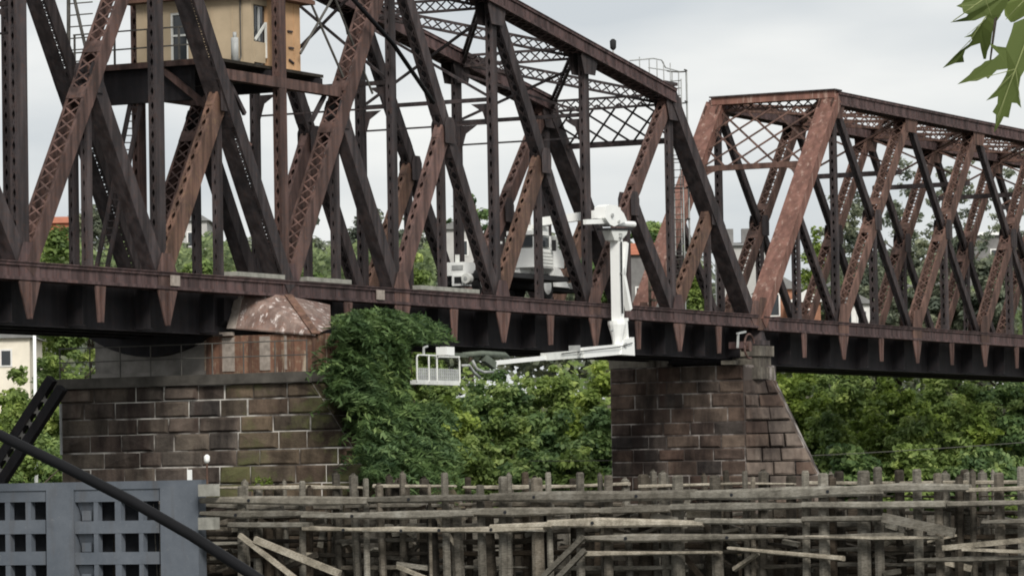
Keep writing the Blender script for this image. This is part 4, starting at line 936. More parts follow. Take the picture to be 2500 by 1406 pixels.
def fallen(name, label, x0, y0, x1, y1, w_, s_=FS - 0.3, mat=None, grp='loose planks on the timber fender', s2=None):
    a = so(x0, y0, s_); b = so(x1, y1, s2 or s_); mb = MB()
    T = Thing(name, label, 'plank', (s_, a[0], min(a[1], b[1])), grp)
    mb.beam((s_, a[0], a[1]), (s2 or s_, b[0], b[1]), 0.16, w_ * 0.0135, (0, 0.2, 1)); T.part('board', mb, mat or P_)
fallen('fallen_plank', 'pale plank slipped steeply down from the left end of the fender', 585, 1305, 720, 1410, 11)
fallen('fallen_plank', 'broad bolt-holed plank sloping down beside the steep pale plank at the fender left end', 622, 1316, 830, 1400, 16)
fallen('fallen_plank', 'upper of two brown planks leaning up to the right at the fender middle', 1325, 1408, 1425, 1310, 12, mat=H)
fallen('fallen_plank', 'lower of two brown planks leaning up to the right at the fender middle', 1362, 1410, 1428, 1342, 12, mat=H)
fallen('fallen_plank', 'splintered grey plank hanging down to the right from the third waler', 2155, 1262, 2330, 1300, 20, mat=H)
fallen('fallen_plank', 'white split board rising to the right edge across the fender', 2302, 1337, 2520, 1316, 12)
fallen('fallen_plank', 'thin pale lath lying just below the white split board at the fender right end', 2350, 1340, 2520, 1347, 7)
fallen('fallen_plank', 'thin dark brace leaning left behind the fender near the mossy nose', 1060, 1275, 990, 1370, 9, s_=8.2, mat=M['wood'])
fallen('fallen_plank', 'short slanting prop leaning right below the waler by the fender middle', 1085, 1280, 1135, 1395, 12, s_=8.0, mat=M['wood'])
for i in range(130):               # splintered odds and ends caught between the piles
    x = R.uniform(500, 2500); y = R.uniform(1232, 1400); s_ = FS + R.uniform(0.2, 2.4); a = so(x, y, s_); ln = R.uniform(0.3, 1.5); an = R.choice((R.uniform(-.35, .35), R.uniform(-.35, .35), R.uniform(-1.5, 1.5)))
    mb = MB(); mb.beam((s_, a[0], a[1]), (s_ + R.uniform(-.2, .2), a[0] - ln * math.cos(an), a[1] + ln * math.sin(an)), R.uniform(0.06, 0.2), R.uniform(0.06, 0.22), (0, 0.2, 1), R.uniform(-.3, .3)); FN.part('splinter_board', mb, R.choice((M['woodD'], M['wood'], M['woodH'], M['woodP'], M['woodD'])))
# masonry footing of the pivot pier behind the fender
FT = Thing('stone_footing', 'low brown stone footing at the foot of the pivot pier, behind the timber fender', 'masonry', (12.0, -3, 0))
core(FT, [[(12.0, -0.4, z), (12.0, -9.0, z), (18, -9.0, z), (18, -0.4, z)] for z in (0, 4.3)], M['mortarD'])
masonry(FT, (11.96, -0.4, 0), (11.96, -9.0, 0), (11.96, -0.4, 4.3), (11.96, -9.0, 4.3), 6, 1.7, [M['stoneM']], 0.08, 31)

# ================================================================ blue-grey steel fender frame
SF = Thing('steel_fender_frame', 'blue-grey steel fender frame of heavy grid bars with dark openings, left of the timber fender', 'fender', (FS, 0, 0))
G = M['steelg']
def sfbox(x0, x1, y0, y1, s_, th, nm='grid_bar', mat=None):
    o1, z1 = so(x0, y0, s_); o2, z2 = so(x1, y1, s_); mb = MB(); mb.box((s_, o2, min(z1, z2)), (s_ + th, o1, max(z1, z2))); return SF.part(nm, mb, mat or G)
sfbox(390, 487, 1186, 1480, FS, 0.5, 'end_plate'); sfbox(112, 182, 1193, 1480, FS + 0.02, 0.48, 'wide_plate')
for y0, y1 in ((1196, 1224), (1272, 1302), (1348, 1378), (1424, 1452)):
    sfbox(-160, 111, y0, y1, FS + 0.1, 0.3, 'wale_bar'); sfbox(183, 389, y0 - (4 if y0 < 1200 else 0), y1 - 2, FS + 0.1, 0.3, 'wale_bar')
for x0, x1 in ((12, 27), (62, 78), (228, 242), (280, 298), (338, 352), (-50, -36), (-110, -94)):
    sfbox(x0, x1, 1224, 1470, FS + 0.112, 0.26, 'grid_bar')
sfbox(-160, 389, 1222, 1470, FS + 0.75, 0.05, 'shade_backing', M['black'])  # black sheet paints the dark interior behind the openings
for y0, y1 in ((1226, 1270), (1304, 1346), (1380, 1420)):
    sfbox(200, 222, y0 + 20, y1, FS + 0.24, 0.06, 'torn_plate')
    mb = MB(); o1, z1 = so(186, y0, FS + 0.1); o2, z2 = so(222, y1, FS + 0.1)
    mb.prism([(FS + 0.2, o1, z1), (FS + 0.2, o2, z1), (FS + 0.5, o2, z2), (FS + 0.5, o1, z2)], (0.05, 0, 0)); SF.part('torn_plate', mb, M['steelg'])
sfbox(-160, 490, 1183, 1190, FS + 0.05, 0.5, 'top_plate')
o_, z_ = so(325, 1190, FS + 0.2); mb = MB(); o2, z2 = so(358, 1178, FS + 0.2); o0, _ = so(290, 1190, FS + 0.2)
WB = Thing('white_board', 'short white board lying on top of the steel fender frame', 'board', (FS + 0.2, o_, z_)); mb.box((FS + 0.1, o2, z_ + 0.06), (FS + 0.4, o0, z_ + 0.17)); WB.part('board', mb, M['white'])
WP = Thing('white_stub_post', 'short white marker post standing on the right end of the steel fender frame', 'post', (FS + 0.2, so(463, 1180, FS + 0.2)[0], 5.5))
o_, z_ = so(463, 1184, FS + 0.2); _, z2 = so(463, 1146, FS + 0.2); mb = MB(); mb.box((FS + 0.15, o_ - 0.06, z_), (FS + 0.27, o_ + 0.06, z2)); WP.part('post', mb, M['white'])
NL = Thing('navigation_light', 'small navigation lamp with white globe on a thin red post at the fender end block', 'lamp', (FS - 0.3, so(506, 1184, FS - 0.3)[0], 5.4))
o_, z_ = so(506, 1183, FS - 0.3); _, z2 = so(506, 1130, FS - 0.3); _, z3 = so(506, 1109, FS - 0.3)
mb = MB(); mb.tube([(FS - 0.3, o_, z_), (FS - 0.3, o_, z2)], 0.035, 6); NL.part('post', mb, M['rust'])
mb = MB(); mb.tube([(FS - 0.3, o_, z2), (FS - 0.3, o_, z2 + 0.08), (FS - 0.3, o_, z3 - 0.06), (FS - 0.3, o_, z3)], [0.05, 0.1, 0.1, 0.04], 10); NL.part('lamp_head', mb, M['white'], smooth=True)
# leaning laced strut at the left of the pivot pier
LB = Thing('leaning_strut', 'dark laced steel strut leaning against the left corner of the pivot pier', 'strut', (10.2, 9, 4))
a = so(140, 935, 11.2); b = so(-60, 1245, 11.2); s_ = 11.2
P = Vector((s_, b[0], b[1])); Q = Vector((s_, a[0], a[1])); ax = (Q - P).normalized(); sd = Vector((1, 0, 0)); qn = ax.cross(sd).normalized()
mb = MB()
for sg in (-1, 1): mb.beam(P + qn * sg * 0.27, Q + qn * sg * 0.27, 0.3, 0.34, qn)
o = LB.part('flange', mb, M['girder']); lb = MB(); lattice(lb, P, Q, qn, 0.3, Vector((-0.1, 0, 0)), 0.55, 0.1, 0.02); LB.sub('lacing', lb, M['drumgrey'], o, stuff=True)
mb = MB(); _a = so(148, 985, 12.2); _b = so(150, 1110, 12.2); mb.tube([(12.2, _a[0], _a[1]), (12.2, _b[0], _b[1])], 0.05, 6)
PP = Thing('drain_pipe', 'thin pale pipe running down the left corner of the pivot pier', 'pipe', (12.2, _b[0], _b[1])); PP.part('pipe', mb, M['galv'])

# ================================================================ land, water, far things
def terrain():
    xs = np.linspace(-420, 420, 85); ys = np.concatenate([np.linspace(186, 260, 26), np.linspace(268, 420, 20), np.linspace(450, 2400, 14)])
    def h(x, y):
        if y < 192: return -1.5
        z = min(1.0, (y - 192) / 10.0) * 4.2 - 1.5
        z += max(0, min(1, (y - 215) / 85)) * 8.0 + max(0, min(1, (y - 300) / 200)) * 5
        return z + 0.35 * math.sin(x * 0.21 + y * 0.13) + 0.25 * math.sin(x * 0.5 - y * 0.31)
    mb = MB(); n = len(xs)
    mb.v = [(x, y, h(x, y)) for y in ys for x in xs]
    mb.f = [(j * n + i, j * n + i + 1, (j + 1) * n + i + 1, (j + 1) * n + i) for j in range(len(ys) - 1) for i in range(n - 1)]
    o = raw('riverbank', mb, M['earth'], smooth=True); o['kind'] = 'structure'
    return h
HT = terrain()
mb = MB(); mb.add([(-3000, -500, 0), (3000, -500, 0), (3000, 3000, 0), (-3000, 3000, 0)], [(0, 1, 2, 3)]); o = raw('river', mb, M['waterm']); o['kind'] = 'structure'
mb = MB(); mb.add([(-3000, -500, -6), (3000, -500, -6), (3000, 3000, -6), (-3000, 3000, -6)], [(0, 1, 2, 3)]); o = raw('ground', mb, M['earth']); o['kind'] = 'structure'

NR = np.random.default_rng(5)
def leaf_mesh(name, cen, nrm, ln, wd, droop=0.0, rnd=None):
    """One diamond leaf per centre: cen (n,3), nrm (n,3) outward."""
    n = len(cen)
    v = NR.normal(size=(n, 3)); v[:, 2] -= droop
    t = v - (v * nrm).sum(1, keepdims=True) * nrm; t /= np.linalg.norm(t, axis=1, keepdims=True) + 1e-9
    b = np.cross(nrm, t)
    l = ln * NR.uniform(0.6, 1.35, (n, 1)); w = wd * NR.uniform(0.7, 1.3, (n, 1))
    P = np.stack([cen - t * l / 2, cen + b * w / 2 + nrm * w * 0.12, cen + t * l / 2, cen - b * w / 2 + nrm * w * 0.12], 1).reshape(-1, 3)
    me = bpy.data.meshes.new(name); me.vertices.add(4 * n); me.vertices.foreach_set('co', P.ravel())
    me.loops.add(4 * n); me.loops.foreach_set('vertex_index', np.arange(4 * n, dtype=np.int32))
    me.polygons.add(n); me.polygons.foreach_set('loop_start', np.arange(0, 4 * n, 4, dtype=np.int32)); me.polygons.foreach_set('loop_total', np.full(n, 4, dtype=np.int32))
    at_ = me.attributes.new('rnd', 'FLOAT', 'FACE'); at_.data.foreach_set('value', (rnd if rnd is not None else NR.random(n)).astype(np.float32))
    me.update(); me.validate(); return me
def unit(n):
    v = NR.normal(size=(n, 3)); return v / np.linalg.norm(v, axis=1, keepdims=True)
def crown_mesh(name, blobs, per, ln, wd, flat=0.75, fill=0.5, droop=0.3):
    cs, ns, rs = [], [], []
    for (c, r) in blobs:
        k = max(10, int(per * r * r)); u = unit(k); u[:, 2] = np.abs(u[:, 2]) * 0.75 + u[:, 2] * 0.25 if flat < 0.6 else u[:, 2]
        rad = r * (1 - fill * NR.random((k, 1)) ** 1.6)
        p = np.array(c) + u * rad * np.array([1, 1, flat]); nn = u * 0.6 + np.array([0, 0, 0.75]) + NR.normal(size=(k, 3)) * 0.55
        nn /= np.linalg.norm(nn, axis=1, keepdims=True); cs.append(p); ns.append(nn)
        rs.append(np.clip(NR.normal(0.45, 0.2, k) + NR.normal(0, 0.24), 0, 1))
    return leaf_mesh(name, np.concatenate(cs), np.concatenate(ns), ln, wd, droop, np.concatenate(rs))
def ellipsoid_blobs(n, rx, rz, r0_, r1_, zc, hollow=0.35):
    out = []
    for _ in range(n):
        u = unit(1)[0]; k = (hollow + (1 - hollow) * NR.random()) ** 0.6
        out.append(((u[0] * rx * k, u[1] * rx * k, zc + u[2] * rz * k), NR.uniform(r0_, r1_)))
    return out
def bush_blobs(rad, h, kind):
    out = []
    if kind == 'bush': n, lo, hi, zc, rz = int(70 + h * 5), 0.28, 0.72, h * 0.5, h * 0.5
    elif kind == 'tree': n, lo, hi, zc, rz = int(60 + rad * 12), 0.35, 0.9, h * 0.66, h * 0.34
    else: n, lo, hi, zc, rz = int(75 + rad * 8), 0.25, 0.7, h * 0.62, h * 0.38
    for _ in range(n):
        u = unit(1)[0]; k = NR.random() ** (0.36 if kind != 'thin' else 0.5); r = NR.uniform(lo, hi); k *= NR.uniform(0.85, 1.12)
        w_ = 1.0 - 0.35 * max(0, u[2])
        out.append(((u[0] * rad * k * w_, u[1] * rad * k * w_, zc + u[2] * (rz - r * 0.5) * k), r))
    return out
def trunk_mb(h, r, limbs=5, sd=0):
    RR = random.Random(sd); mb = MB(); pts = [(0, 0, -0.6), (RR.uniform(-.03, .03) * h, RR.uniform(-.03, .03) * h, h * 0.4), (RR.uniform(-.05, .05) * h, RR.uniform(-.05, .05) * h, h * 0.85)]
    mb.tube(pts, [r, r * 0.7, r * 0.2], 7)
    for i in range(limbs):
        z_ = h * RR.uniform(0.3, 0.65); a = RR.uniform(0, 2 * PI); l = h * RR.uniform(0.2, 0.38)
        mb.tube([(0, 0, z_), (math.cos(a) * l * 0.5, math.sin(a) * l * 0.5, z_ + l * 0.35), (math.cos(a) * l, math.sin(a) * l, z_ + l * 0.75)], [r * 0.45, r * 0.28, r * 0.08], 5)
    return mb
tree_n = [0]
def tree(name, label, cat, px, ptop, dep, wpx, kind, mat, group=None, zb=None):
    """px, ptop: photo column and crown-top row; dep: distance; wpx: crown width in photo pixels."""
    p = at(px, ptop, dep); base = HT(p.x, p.y) if zb is None else zb
    h = p.z - base; rad = wpx / F * dep / 2
    T = Thing(name, label, cat, (p.x, p.y, base), group, frame=False)
    tree_n[0] += 1; sd = tree_n[0]
    per, ln, wd, fill = {'bush': (300, 0.36, 0.2, 0.75), 'tree': (230, 0.42, 0.25, 0.75), 'thin': (160, 0.38, 0.19, 0.9)}[kind]
    cm = crown_mesh('crown', bush_blobs(rad, h, kind), per, ln, wd, 0.62, fill, 0.4 if kind != 'thin' else 0.9); cm.materials.append(M[mat])
    c = bpy.data.objects.new('crown', cm); C.objects.link(c); c.parent = T.o
    T.part('trunk', trunk_mb(h * (0.75 if kind == 'bush' else 0.9), max(0.09, h * 0.014), 5, sd), M['bark'], smooth=True)
    return T
G1 = 'bushes on the river bank under the bridge'
B = [  # px, top row, distance, width px, material, label
 (1075, 915, 212, 210, 'leafA', 'green bush behind the inspection basket'), (1105, 985, 203, 150, 'leafB', 'lime yellow-green bush below the inspection basket'),
 (1210, 890, 218, 230, 'leafC', 'dark green bush under the tip of the white lower boom'), (1225, 1010, 204, 190, 'leafA', 'round mid-green bush low on the bank between the two piers'),
 (1345, 880, 220, 230, 'leafA', 'full green bush with pale gaps under the middle of the white boom'), (1340, 985, 206, 200, 'leafC', 'deep green bush low on the bank left of the rest pier'),
 (1455, 895, 214, 170, 'leafB', 'light green bush just left of the rest pier top'), (1465, 1010, 205, 150, 'leafC', 'dark bush against the left foot of the rest pier'),
 (1150, 1085, 199, 180, 'leafA', 'low scrub on the waterline right of the vine-grown nose'), (1300, 1095, 199, 200, 'leafC', 'low dark scrub on the waterline between the piers'), (1420, 1090, 199, 180, 'leafA', 'low green scrub on the waterline by the rest pier'),
 (1935, 890, 232, 220, 'leafB', 'yellow-green bush just right of the rest pier top'), (2060, 895, 238, 230, 'leafA', 'green bush under the second bracket of the fixed span'),
 (2190, 905, 240, 240, 'leafB', 'lime bush under the middle brackets of the fixed span'), (2320, 905, 244, 240, 'leafA', 'bright green bush under the right brackets of the fixed span'),
 (2450, 915, 246, 240, 'leafC', 'dark green bush under the right end of the visible fixed span'), (2560, 915, 246, 220, 'leafA', 'green bush cut by the right picture edge'),
 (2010, 1000, 212, 190, 'leafA', 'mid-green bush beside the sloping cutwater'), (2120, 990, 216, 210, 'leafB', 'yellow-green bush in the middle of the right bank'),
 (2250, 1000, 214, 220, 'leafA', 'mid-green bush low on the right bank'), (2380, 1010, 216, 220, 'leafB', 'light green bush low on the right bank before the dark one'),
 (2490, 1020, 214, 200, 'leafC', 'deep green bush low at the right picture edge'),
 (2080, 1085, 203, 200, 'leafC', 'low dark scrub behind the fender near the cutwater foot'), (2230, 1090, 203, 200, 'leafA', 'low green scrub behind the tallest fender piles'), (2400, 1090, 203, 220, 'leafC', 'low dark scrub behind the right fender piles'),
 (150, 808, 205, 190, 'leafA', 'green bush left of the pivot pier under the dark deck'), (25, 940, 200, 190, 'leafB', 'yellow-green bush at the left edge below the cream house'), (120, 1050, 198, 180, 'leafC', 'dark low bush between the leaning strut and the pivot pier'), (42, 893, 192, 120, 'leafA', 'leafy bush hiding the foot of the cream house'), (30, 1080, 198, 170, 'leafA', 'low green bush at the left edge behind the leaning strut'),
]
for (px, tp, dp, w_, mt, lb) in B: tree('bank_bush', lb, 'bush', px, tp - 14, dp, w_, 'bush', mt, G1)
k = 34000; px_ = NR.uniform(-250, 2750, k); dp_ = NR.uniform(250, 282, k); tz = 905 + 18 * np.sin(px_ * 0.021) + 14 * np.sin(px_ * 0.057 + 1)
ty = tz + NR.random(k) ** 0.8 * 330
pts_ = np.array([tuple(at(float(a), float(b), float(c))) for a, b, c in zip(px_, ty, dp_)]); ns_ = unit(k) * 0.6 + np.array([0, -0.35, 0.8]); ns_ /= np.linalg.norm(ns_, axis=1, keepdims=True)
me = leaf_mesh('bank_thicket', pts_, ns_, 0.55, 0.32, 0.4); me.materials.append(M['leafA']); o = bpy.data.objects.new('bank_thicket', me); C.objects.link(o); o['kind'] = 'stuff'; o['label'] = 'continuous green undergrowth covering the slope behind the bank bushes'; o['category'] = 'undergrowth'
k = 30000; px_ = np.where(NR.random(k) < 0.66, NR.uniform(40, 1060, k), NR.uniform(1900, 2650, k)); dp_ = NR.uniform(262, 284, k)
tz = np.where(px_ < 1500, 592, 700) + 16 * np.sin(px_ * 0.033) + 12 * np.sin(px_ * 0.081 + 1)
ty = tz + NR.random(k) ** 0.8 * 190
pts_ = np.array([tuple(at(float(a), float(b), float(c))) for a, b, c in zip(px_, ty, dp_)]); ns_ = unit(k) * 0.6 + np.array([0, -0.35, 0.8]); ns_ /= np.linalg.norm(ns_, axis=1, keepdims=True)
me = leaf_mesh('hill_thicket', pts_, ns_, 0.6, 0.36, 0.4); me.materials.append(M['leafE']); o = bpy.data.objects.new('hill_thicket', me); C.objects.link(o); o['kind'] = 'stuff'; o['label'] = 'soft green band of undergrowth on the hill above the bridge deck'; o['category'] = 'undergrowth'
G2 = 'trees on the hill behind the bridge'
TR = [
 (150, 545, 250, 190, 'tree', 'leafA', 'bright green tree seen low between the two leftmost diagonals'), (225, 470, 300, 170, 'tree', 'leafD', 'dark grey-green tree rising behind the left ladder'),
 (290, 500, 290, 150, 'tree', 'leafD', 'grey-green tree right of the left ladder foot'), (430, 530, 280, 170, 'tree', 'leafD', 'dull tree behind the first rust-red half diagonal'), (480, 590, 250, 130, 'tree', 'leafA', 'green tree low behind the rust-red half diagonal'),
 (580, 540, 285, 150, 'tree', 'leafD', 'grey-green tree under the control cabin'), (600, 620, 248, 120, 'bush', 'leafA', 'low green shrub on the deck skyline under the control cabin'), (720, 500, 290, 170, 'tree', 'leafD', 'dull tree right of the cabin, behind the laced diagonal'), (760, 610, 250, 120, 'bush', 'leafA', 'green shrub at deck level right of the laced diagonal'),
 (900, 475, 300, 190, 'tree', 'leafD', 'tall grey-green tree behind the thin middle posts'), (1010, 590, 255, 130, 'bush', 'leafA', 'green shrub at deck level left of the truck'), (1010, 500, 300, 190, 'tree', 'leafD', 'grey tree behind the pink-tinted half diagonal'),
 (1150, 470, 305, 180, 'tree', 'leafC', 'dark tree above the rear of the white truck'), (1590, 525, 330, 210, 'tree', 'leafC', 'dark wooded tree crown right of the white boom head'), (1480, 560, 330, 170, 'tree', 'leafC', 'dark tree behind the white boom head'),
 (1700, 640, 270, 90, 'bush', 'leafA', 'small green shrub behind the refuge stand'),
 (2060, 480, 262, 230, 'thin', 'leafD', 'sparse pale tree behind the first diagonals of the fixed span'), (2180, 430, 275, 260, 'thin', 'leafD', 'tall airy tree with sky gaps behind the fixed span'), (2330, 390, 280, 260, 'thin', 'leafD', 'tallest airy tree behind the right part of the fixed span'), (2470, 440, 270, 240, 'thin', 'leafD', 'airy grey tree at the right picture edge behind the truss'),
 (2270, 600, 258, 200, 'tree', 'leafD', 'rounded green tree low behind the middle of the fixed span'), (2420, 600, 256, 180, 'tree', 'leafD', 'dense tree low behind the right end of the fixed span'), (1990, 600, 275, 110, 'thin', 'leafB', 'small pale yellow-green tree right of the pink end post'), (2120, 640, 262, 130, 'bush', 'leafD', 'grey shrub before the white house'),
]
for (px, tp, dp, w_, kd, mt, lb) in TR: tree('hill_tree', lb, 'tree', px, tp - (62 if kd == 'thin' else 8), dp, w_, kd, mt, G2)
# far wooded hill reads as one mass
cs, ns = [], []
for i in range(150):
    px = -300 + 3100 * i / 149 + NR.uniform(-15, 15)
    top = 610 + 40 * math.sin(px * 0.004) + NR.uniform(-25, 25) + (60 if 1640 < px < 2000 else 0)
    p = at(px, top, 420 + NR.uniform(-15, 15)); k = 260; u = unit(k)
    r = NR.uniform(3.5, 6.0); q = np.array([p.x, p.y, p.z - r]) + u * r * np.array([1, 1, 1.0]); cs.append(q); ns.append(u)
    q2 = np.array([p.x, p.y - 6, p.z - r * 2.4]) + u * r * 1.1; cs.append(q2); ns.append(u)
me = leaf_mesh('distant_wood', np.concatenate(cs), np.concatenate(ns), 0.95, 0.65); me.materials.append(M['leafD'])
o = bpy.data.objects.new('distant_wood', me); C.objects.link(o); o['kind'] = 'stuff'; o['label'] = 'far grey-green wooded hillside behind the bridge'; o['category'] = 'wood'

# ---- the drooping vine-like tree on the nose of the pivot pier
VB = Thing('vine_tree', 'dense dark green drooping tree growing over the nose of the pivot pier', 'tree', (21.5, -6.5, 0.5))
vc, vn, vr = [], [], []
cl = [(920, 835, 85, 55), (965, 830, 75, 45), (890, 905, 85, 80), (930, 930, 75, 85), (925, 1000, 85, 80), (990, 1030, 80, 100), (950, 1090, 85, 70), (1020, 1120, 60, 60), (870, 900, 45, 40), (985, 860, 60, 45), (960, 1150, 80, 40), (900, 800, 70, 24), (965, 808, 45, 16), (1010, 1060, 60, 90), (850, 950, 40, 45)]
for (px, py, rx, ry) in cl:
    for _ in range(140):
        a = NR.uniform(0, 2 * PI); k = NR.random() ** 0.5; x = px + rx * k * math.cos(a); y = py + ry * k * math.sin(a)
        if x > 975 and 850 < y < 985: continue
        s_, z_ = st(x, y, -4.6); o_ = -3.5 - max(0, 9.3 - z_) * 0.69 - NR.uniform(-0.3, 1.5); s_, z_ = st(x, y, o_)
        d_ = np.array([NR.normal(0, 0.42), -0.35 + NR.normal(0, 0.55), 0.55 + NR.normal(0, 0.35)]); d_ /= np.linalg.norm(d_)
        pos = np.array([s_, o_, z_]); L_ = NR.uniform(0.6, 1.7) * (1.15 if y < 835 else 0.75 if y < 985 and x > 880 else 1); n_ = 13; rv = NR.normal(0.42, 0.22)
        for i in range(n_):
            t = i / (n_ - 1); c = pos + d_ * L_ * t + np.array([0, 0, -1.0]) * t * t * L_ * 0.75
            tg = d_ + np.array([0, 0, -1.5 * t]); sd = np.cross(tg, [0, 0, 1.0]); sd /= np.linalg.norm(sd) + 1e-6
            for sg in (-1, 1):
                vc.append(c + sd * sg * 0.12 + NR.normal(0, 0.02, 3)); nn = np.array([0, 0, 1.0]) + sd * sg * 0.5 + NR.normal(0, 0.35, 3); vn.append(nn / np.linalg.norm(nn)); vr.append(np.clip(rv + NR.normal(0, 0.12), 0, 1))
vc = np.array(vc); wv = np.array([tuple(W(*c) - CAM) for c in vc]); zz = wv @ np.array(FWD); X_ = 1250 + F * (wv @ np.array(RIGHT)) / zz; Y_ = 703 - F * (wv @ np.array(UP)) / zz
keep = ~((X_ > 1000) & (X_ < 1140) & (Y_ > 838) & (Y_ < 985)); vc, vn, vr = vc[keep], np.array(vn)[keep], np.array(vr)[keep]      # leaves culled by camera projection so the basket stays in view
vc = vc - np.array(VB.base); me = leaf_mesh('crown', vc, np.array(vn), 0.36, 0.1, 0.6, np.array(vr)); me.materials.append(M['leafV'])
o = bpy.data.objects.new('crown', me); C.objects.link(o); o.parent = VB.o
mb = MB()
for k in range(5):
    e_ = lambda z: -3.45 - max(0, 9.3 - z) * 0.69
    a_ = st(955, 1190, -6.5); b_ = st(945 - 12 * k, 1050, -5.2); c_ = st(975 - 28 * k, 880 + 12 * k, -3.9)
    mb.tube([(a_[0], e_(a_[1]), a_[1]), (b_[0], e_(b_[1]), b_[1]), (c_[0], e_(c_[1]), c_[1])], [0.1, 0.06, 0.02], 6)
VB.part('trunk', mb, M['bark'], smooth=True)
for i in range(9):
    x = NR.uniform(830, 1010); p_ = st(x, NR.uniform(800, 850), -4.2); q_ = st(x + NR.uniform(-25, 40), NR.uniform(770, 800), -4.4); r_ = st(x + NR.uniform(0, 70), NR.uniform(775, 830), -4.8)
    mb = MB(); mb.tube([(p_[0], -4.2, p_[1]), (q_[0], -4.4, q_[1]), (r_[0], -4.8, r_[1])], [0.035, 0.025, 0.01], 5); VB.part('twig', mb, M['leafB'], smooth=True)
# scrub climbing the pier foot and fender
for (px, py, s_, w_, mt, lb) in ((640, 1175, 11.6, 60, 'leafB', 'small tuft of green weeds at the foot of the mossy pier nose'), (2470, 1245, 9.6, 80, 'leafA', 'green weeds growing through the fender at the right edge'), (1790, 1345, 9.4, 50, 'leafA', 'small weed tuft among the lower fender planks')):
    o_, z_ = so(px, py, s_); p = W(s_, o_, z_ - 0.5); T = Thing('weed_tuft', lb, 'weeds', tuple(p), 'weeds on the fender and pier', frame=False)
    r_ = w_ * 0.0068; cm = crown_mesh('crown', [((NR.normal(0, r_ * 0.4), NR.normal(0, r_ * 0.4), r_ * (0.4 + NR.random() * 0.9)), r_ * 0.4) for _ in range(12)], 900, 0.16, 0.07, 0.9, 0.6); cm.materials.append(M[mt]); c = bpy.data.objects.new('crown', cm); C.objects.link(c); c.parent = T.o

# ---- houses
def house(name, label, px, py_eave, dep, wpx, dpt, mat, roof, rh, wins=(), chim=(), base=None, gable=True, yaw=0.0, rmat=None):
    p = at(px, py_eave, dep); w_ = wpx / F * dep; b = (p.z - 4.2) if base is None else base
    T = Thing(name, label, 'house', (p.x, p.y, b), None, frame=False); T.o.rotation_euler = (0, 0, yaw); h = p.z - b
    mb = MB(); mb.box((-w_ / 2, 0, 0), (w_ / 2, dpt, h)); T.part('wall', mb, M[mat])
    rr = None
    if rh > 0:
        mb = MB(); ov = 0.3
        if gable: mb.prism([(-w_ / 2 - ov, -ov, h + 0.01), (w_ / 2 + ov, -ov, h + 0.01), (0, -ov, h + rh)], (0, dpt + 2 * ov, 0))
        else: mb.prism([(-w_ / 2 - ov, -ov, h + 0.01), (-w_ / 2 - ov, dpt + ov, h + 0.01), (-w_ / 2 - ov, dpt / 2, h + rh)], (w_ + 2 * ov, 0, 0))
        rr = T.part('roof', mb, M[roof])
        for cx in chim: mb = MB(); mb.box((cx * w_ - 0.35, dpt * 0.3, h), (cx * w_ + 0.35, dpt * 0.3 + 0.7, h + rh + 0.9)); T.sub('chimney', mb, M['greyhouse'], rr)
    for (u, v, ww, hh) in wins:
        mb = MB(); cx = u * w_; cz = h * 1.0 - v
        fr = MB(); fr.box((cx - ww / 2 - 0.1, -0.06, cz - hh / 2 - 0.1), (cx + ww / 2 + 0.1, -0.004, cz + hh / 2 + 0.1)); fo = T.part('window', fr, M['whitehouse'])
        mb.box((cx - ww / 2, -0.09, cz - hh / 2), (cx + ww / 2, -0.062, cz + hh / 2)); T.sub('pane', mb, M['glass'], fo)
    return T
house('brick_building', 'low building with bright red-orange top between the two leftmost diagonals', 152, 545, 330, 80, 8, 'roofred', 'roofred', 0.8, gable=False)
house('grey_gable_house', 'pale grey rendered house with two chimneys between the two spans', 1815, 600, 290, 110, 9, 'palehouse', 'roofgrey', 0.5, chim=(-0.28, 0.12), gable=False)
house('shed_house', 'grey weathered house with red-orange roof behind the white mast', 1585, 622, 262, 96, 8, 'greyhouse', 'roofred', 1.0, wins=((0.1, 2.0, 0.7, 0.7), (-0.2, 2.6, 0.7, 0.9)), gable=False)
house('brick_house', 'orange brick house with white window behind the pink end post foot', 1905, 706, 258, 90, 7, 'brick', 'roofgrey', 0.9, wins=((-0.2, 1.0, 0.7, 1.3),), gable=True)
house('brick_house', 'small brick house with white gable trim behind the first fixed span panel', 1968, 738, 256, 70, 7, 'brick', 'whitehouse', 0.8, wins=((0.0, 0.9, 0.6, 0.8),), gable=True)
house('white_house', 'white house seen low behind the second panel of the fixed span', 2088, 742, 258, 80, 7, 'whitehouse', 'roofgrey', 0.7, wins=((-0.25, 0.9, 0.5, 0.8), (0.2, 0.9, 0.5, 0.8)), gable=True)
house('white_house', 'pale house with long white porch beam behind the third panel of the fixed span', 2175, 728, 266, 110, 7, 'palehouse', 'whitehouse', 0.35, wins=((0.1, 1.2, 0.6, 0.9),), gable=False)
house('pale_house', 'pale house with grey roof low behind the fourth panel of the fixed span', 2260, 700, 268, 80, 7, 'palehouse', 'roofgrey', 0.8, wins=((0.0, 1.1, 0.6, 0.9),))
house('white_house', 'white gabled house beside the pink end post foot, right of the brick house', 2030, 715, 270, 60, 7, 'whitehouse', 'roofgrey', 0.8, wins=((0.1, 1.1, 0.6, 0.9),))
house('dark_green_house', 'dark green roofed house behind the right end of the truss', 2420, 575, 300, 110, 8, 'greyhouse', 'whitehouse', 0.5, wins=((0.1, 1.6, 0.7, 1.0),), gable=False)
house('pale_house', 'pale house glimpsed right of the ladder through the left truss', 470, 540, 310, 70, 7, 'palehouse', 'roofgrey', 0.9, wins=((0.0, 1.4, 0.7, 1.0),))
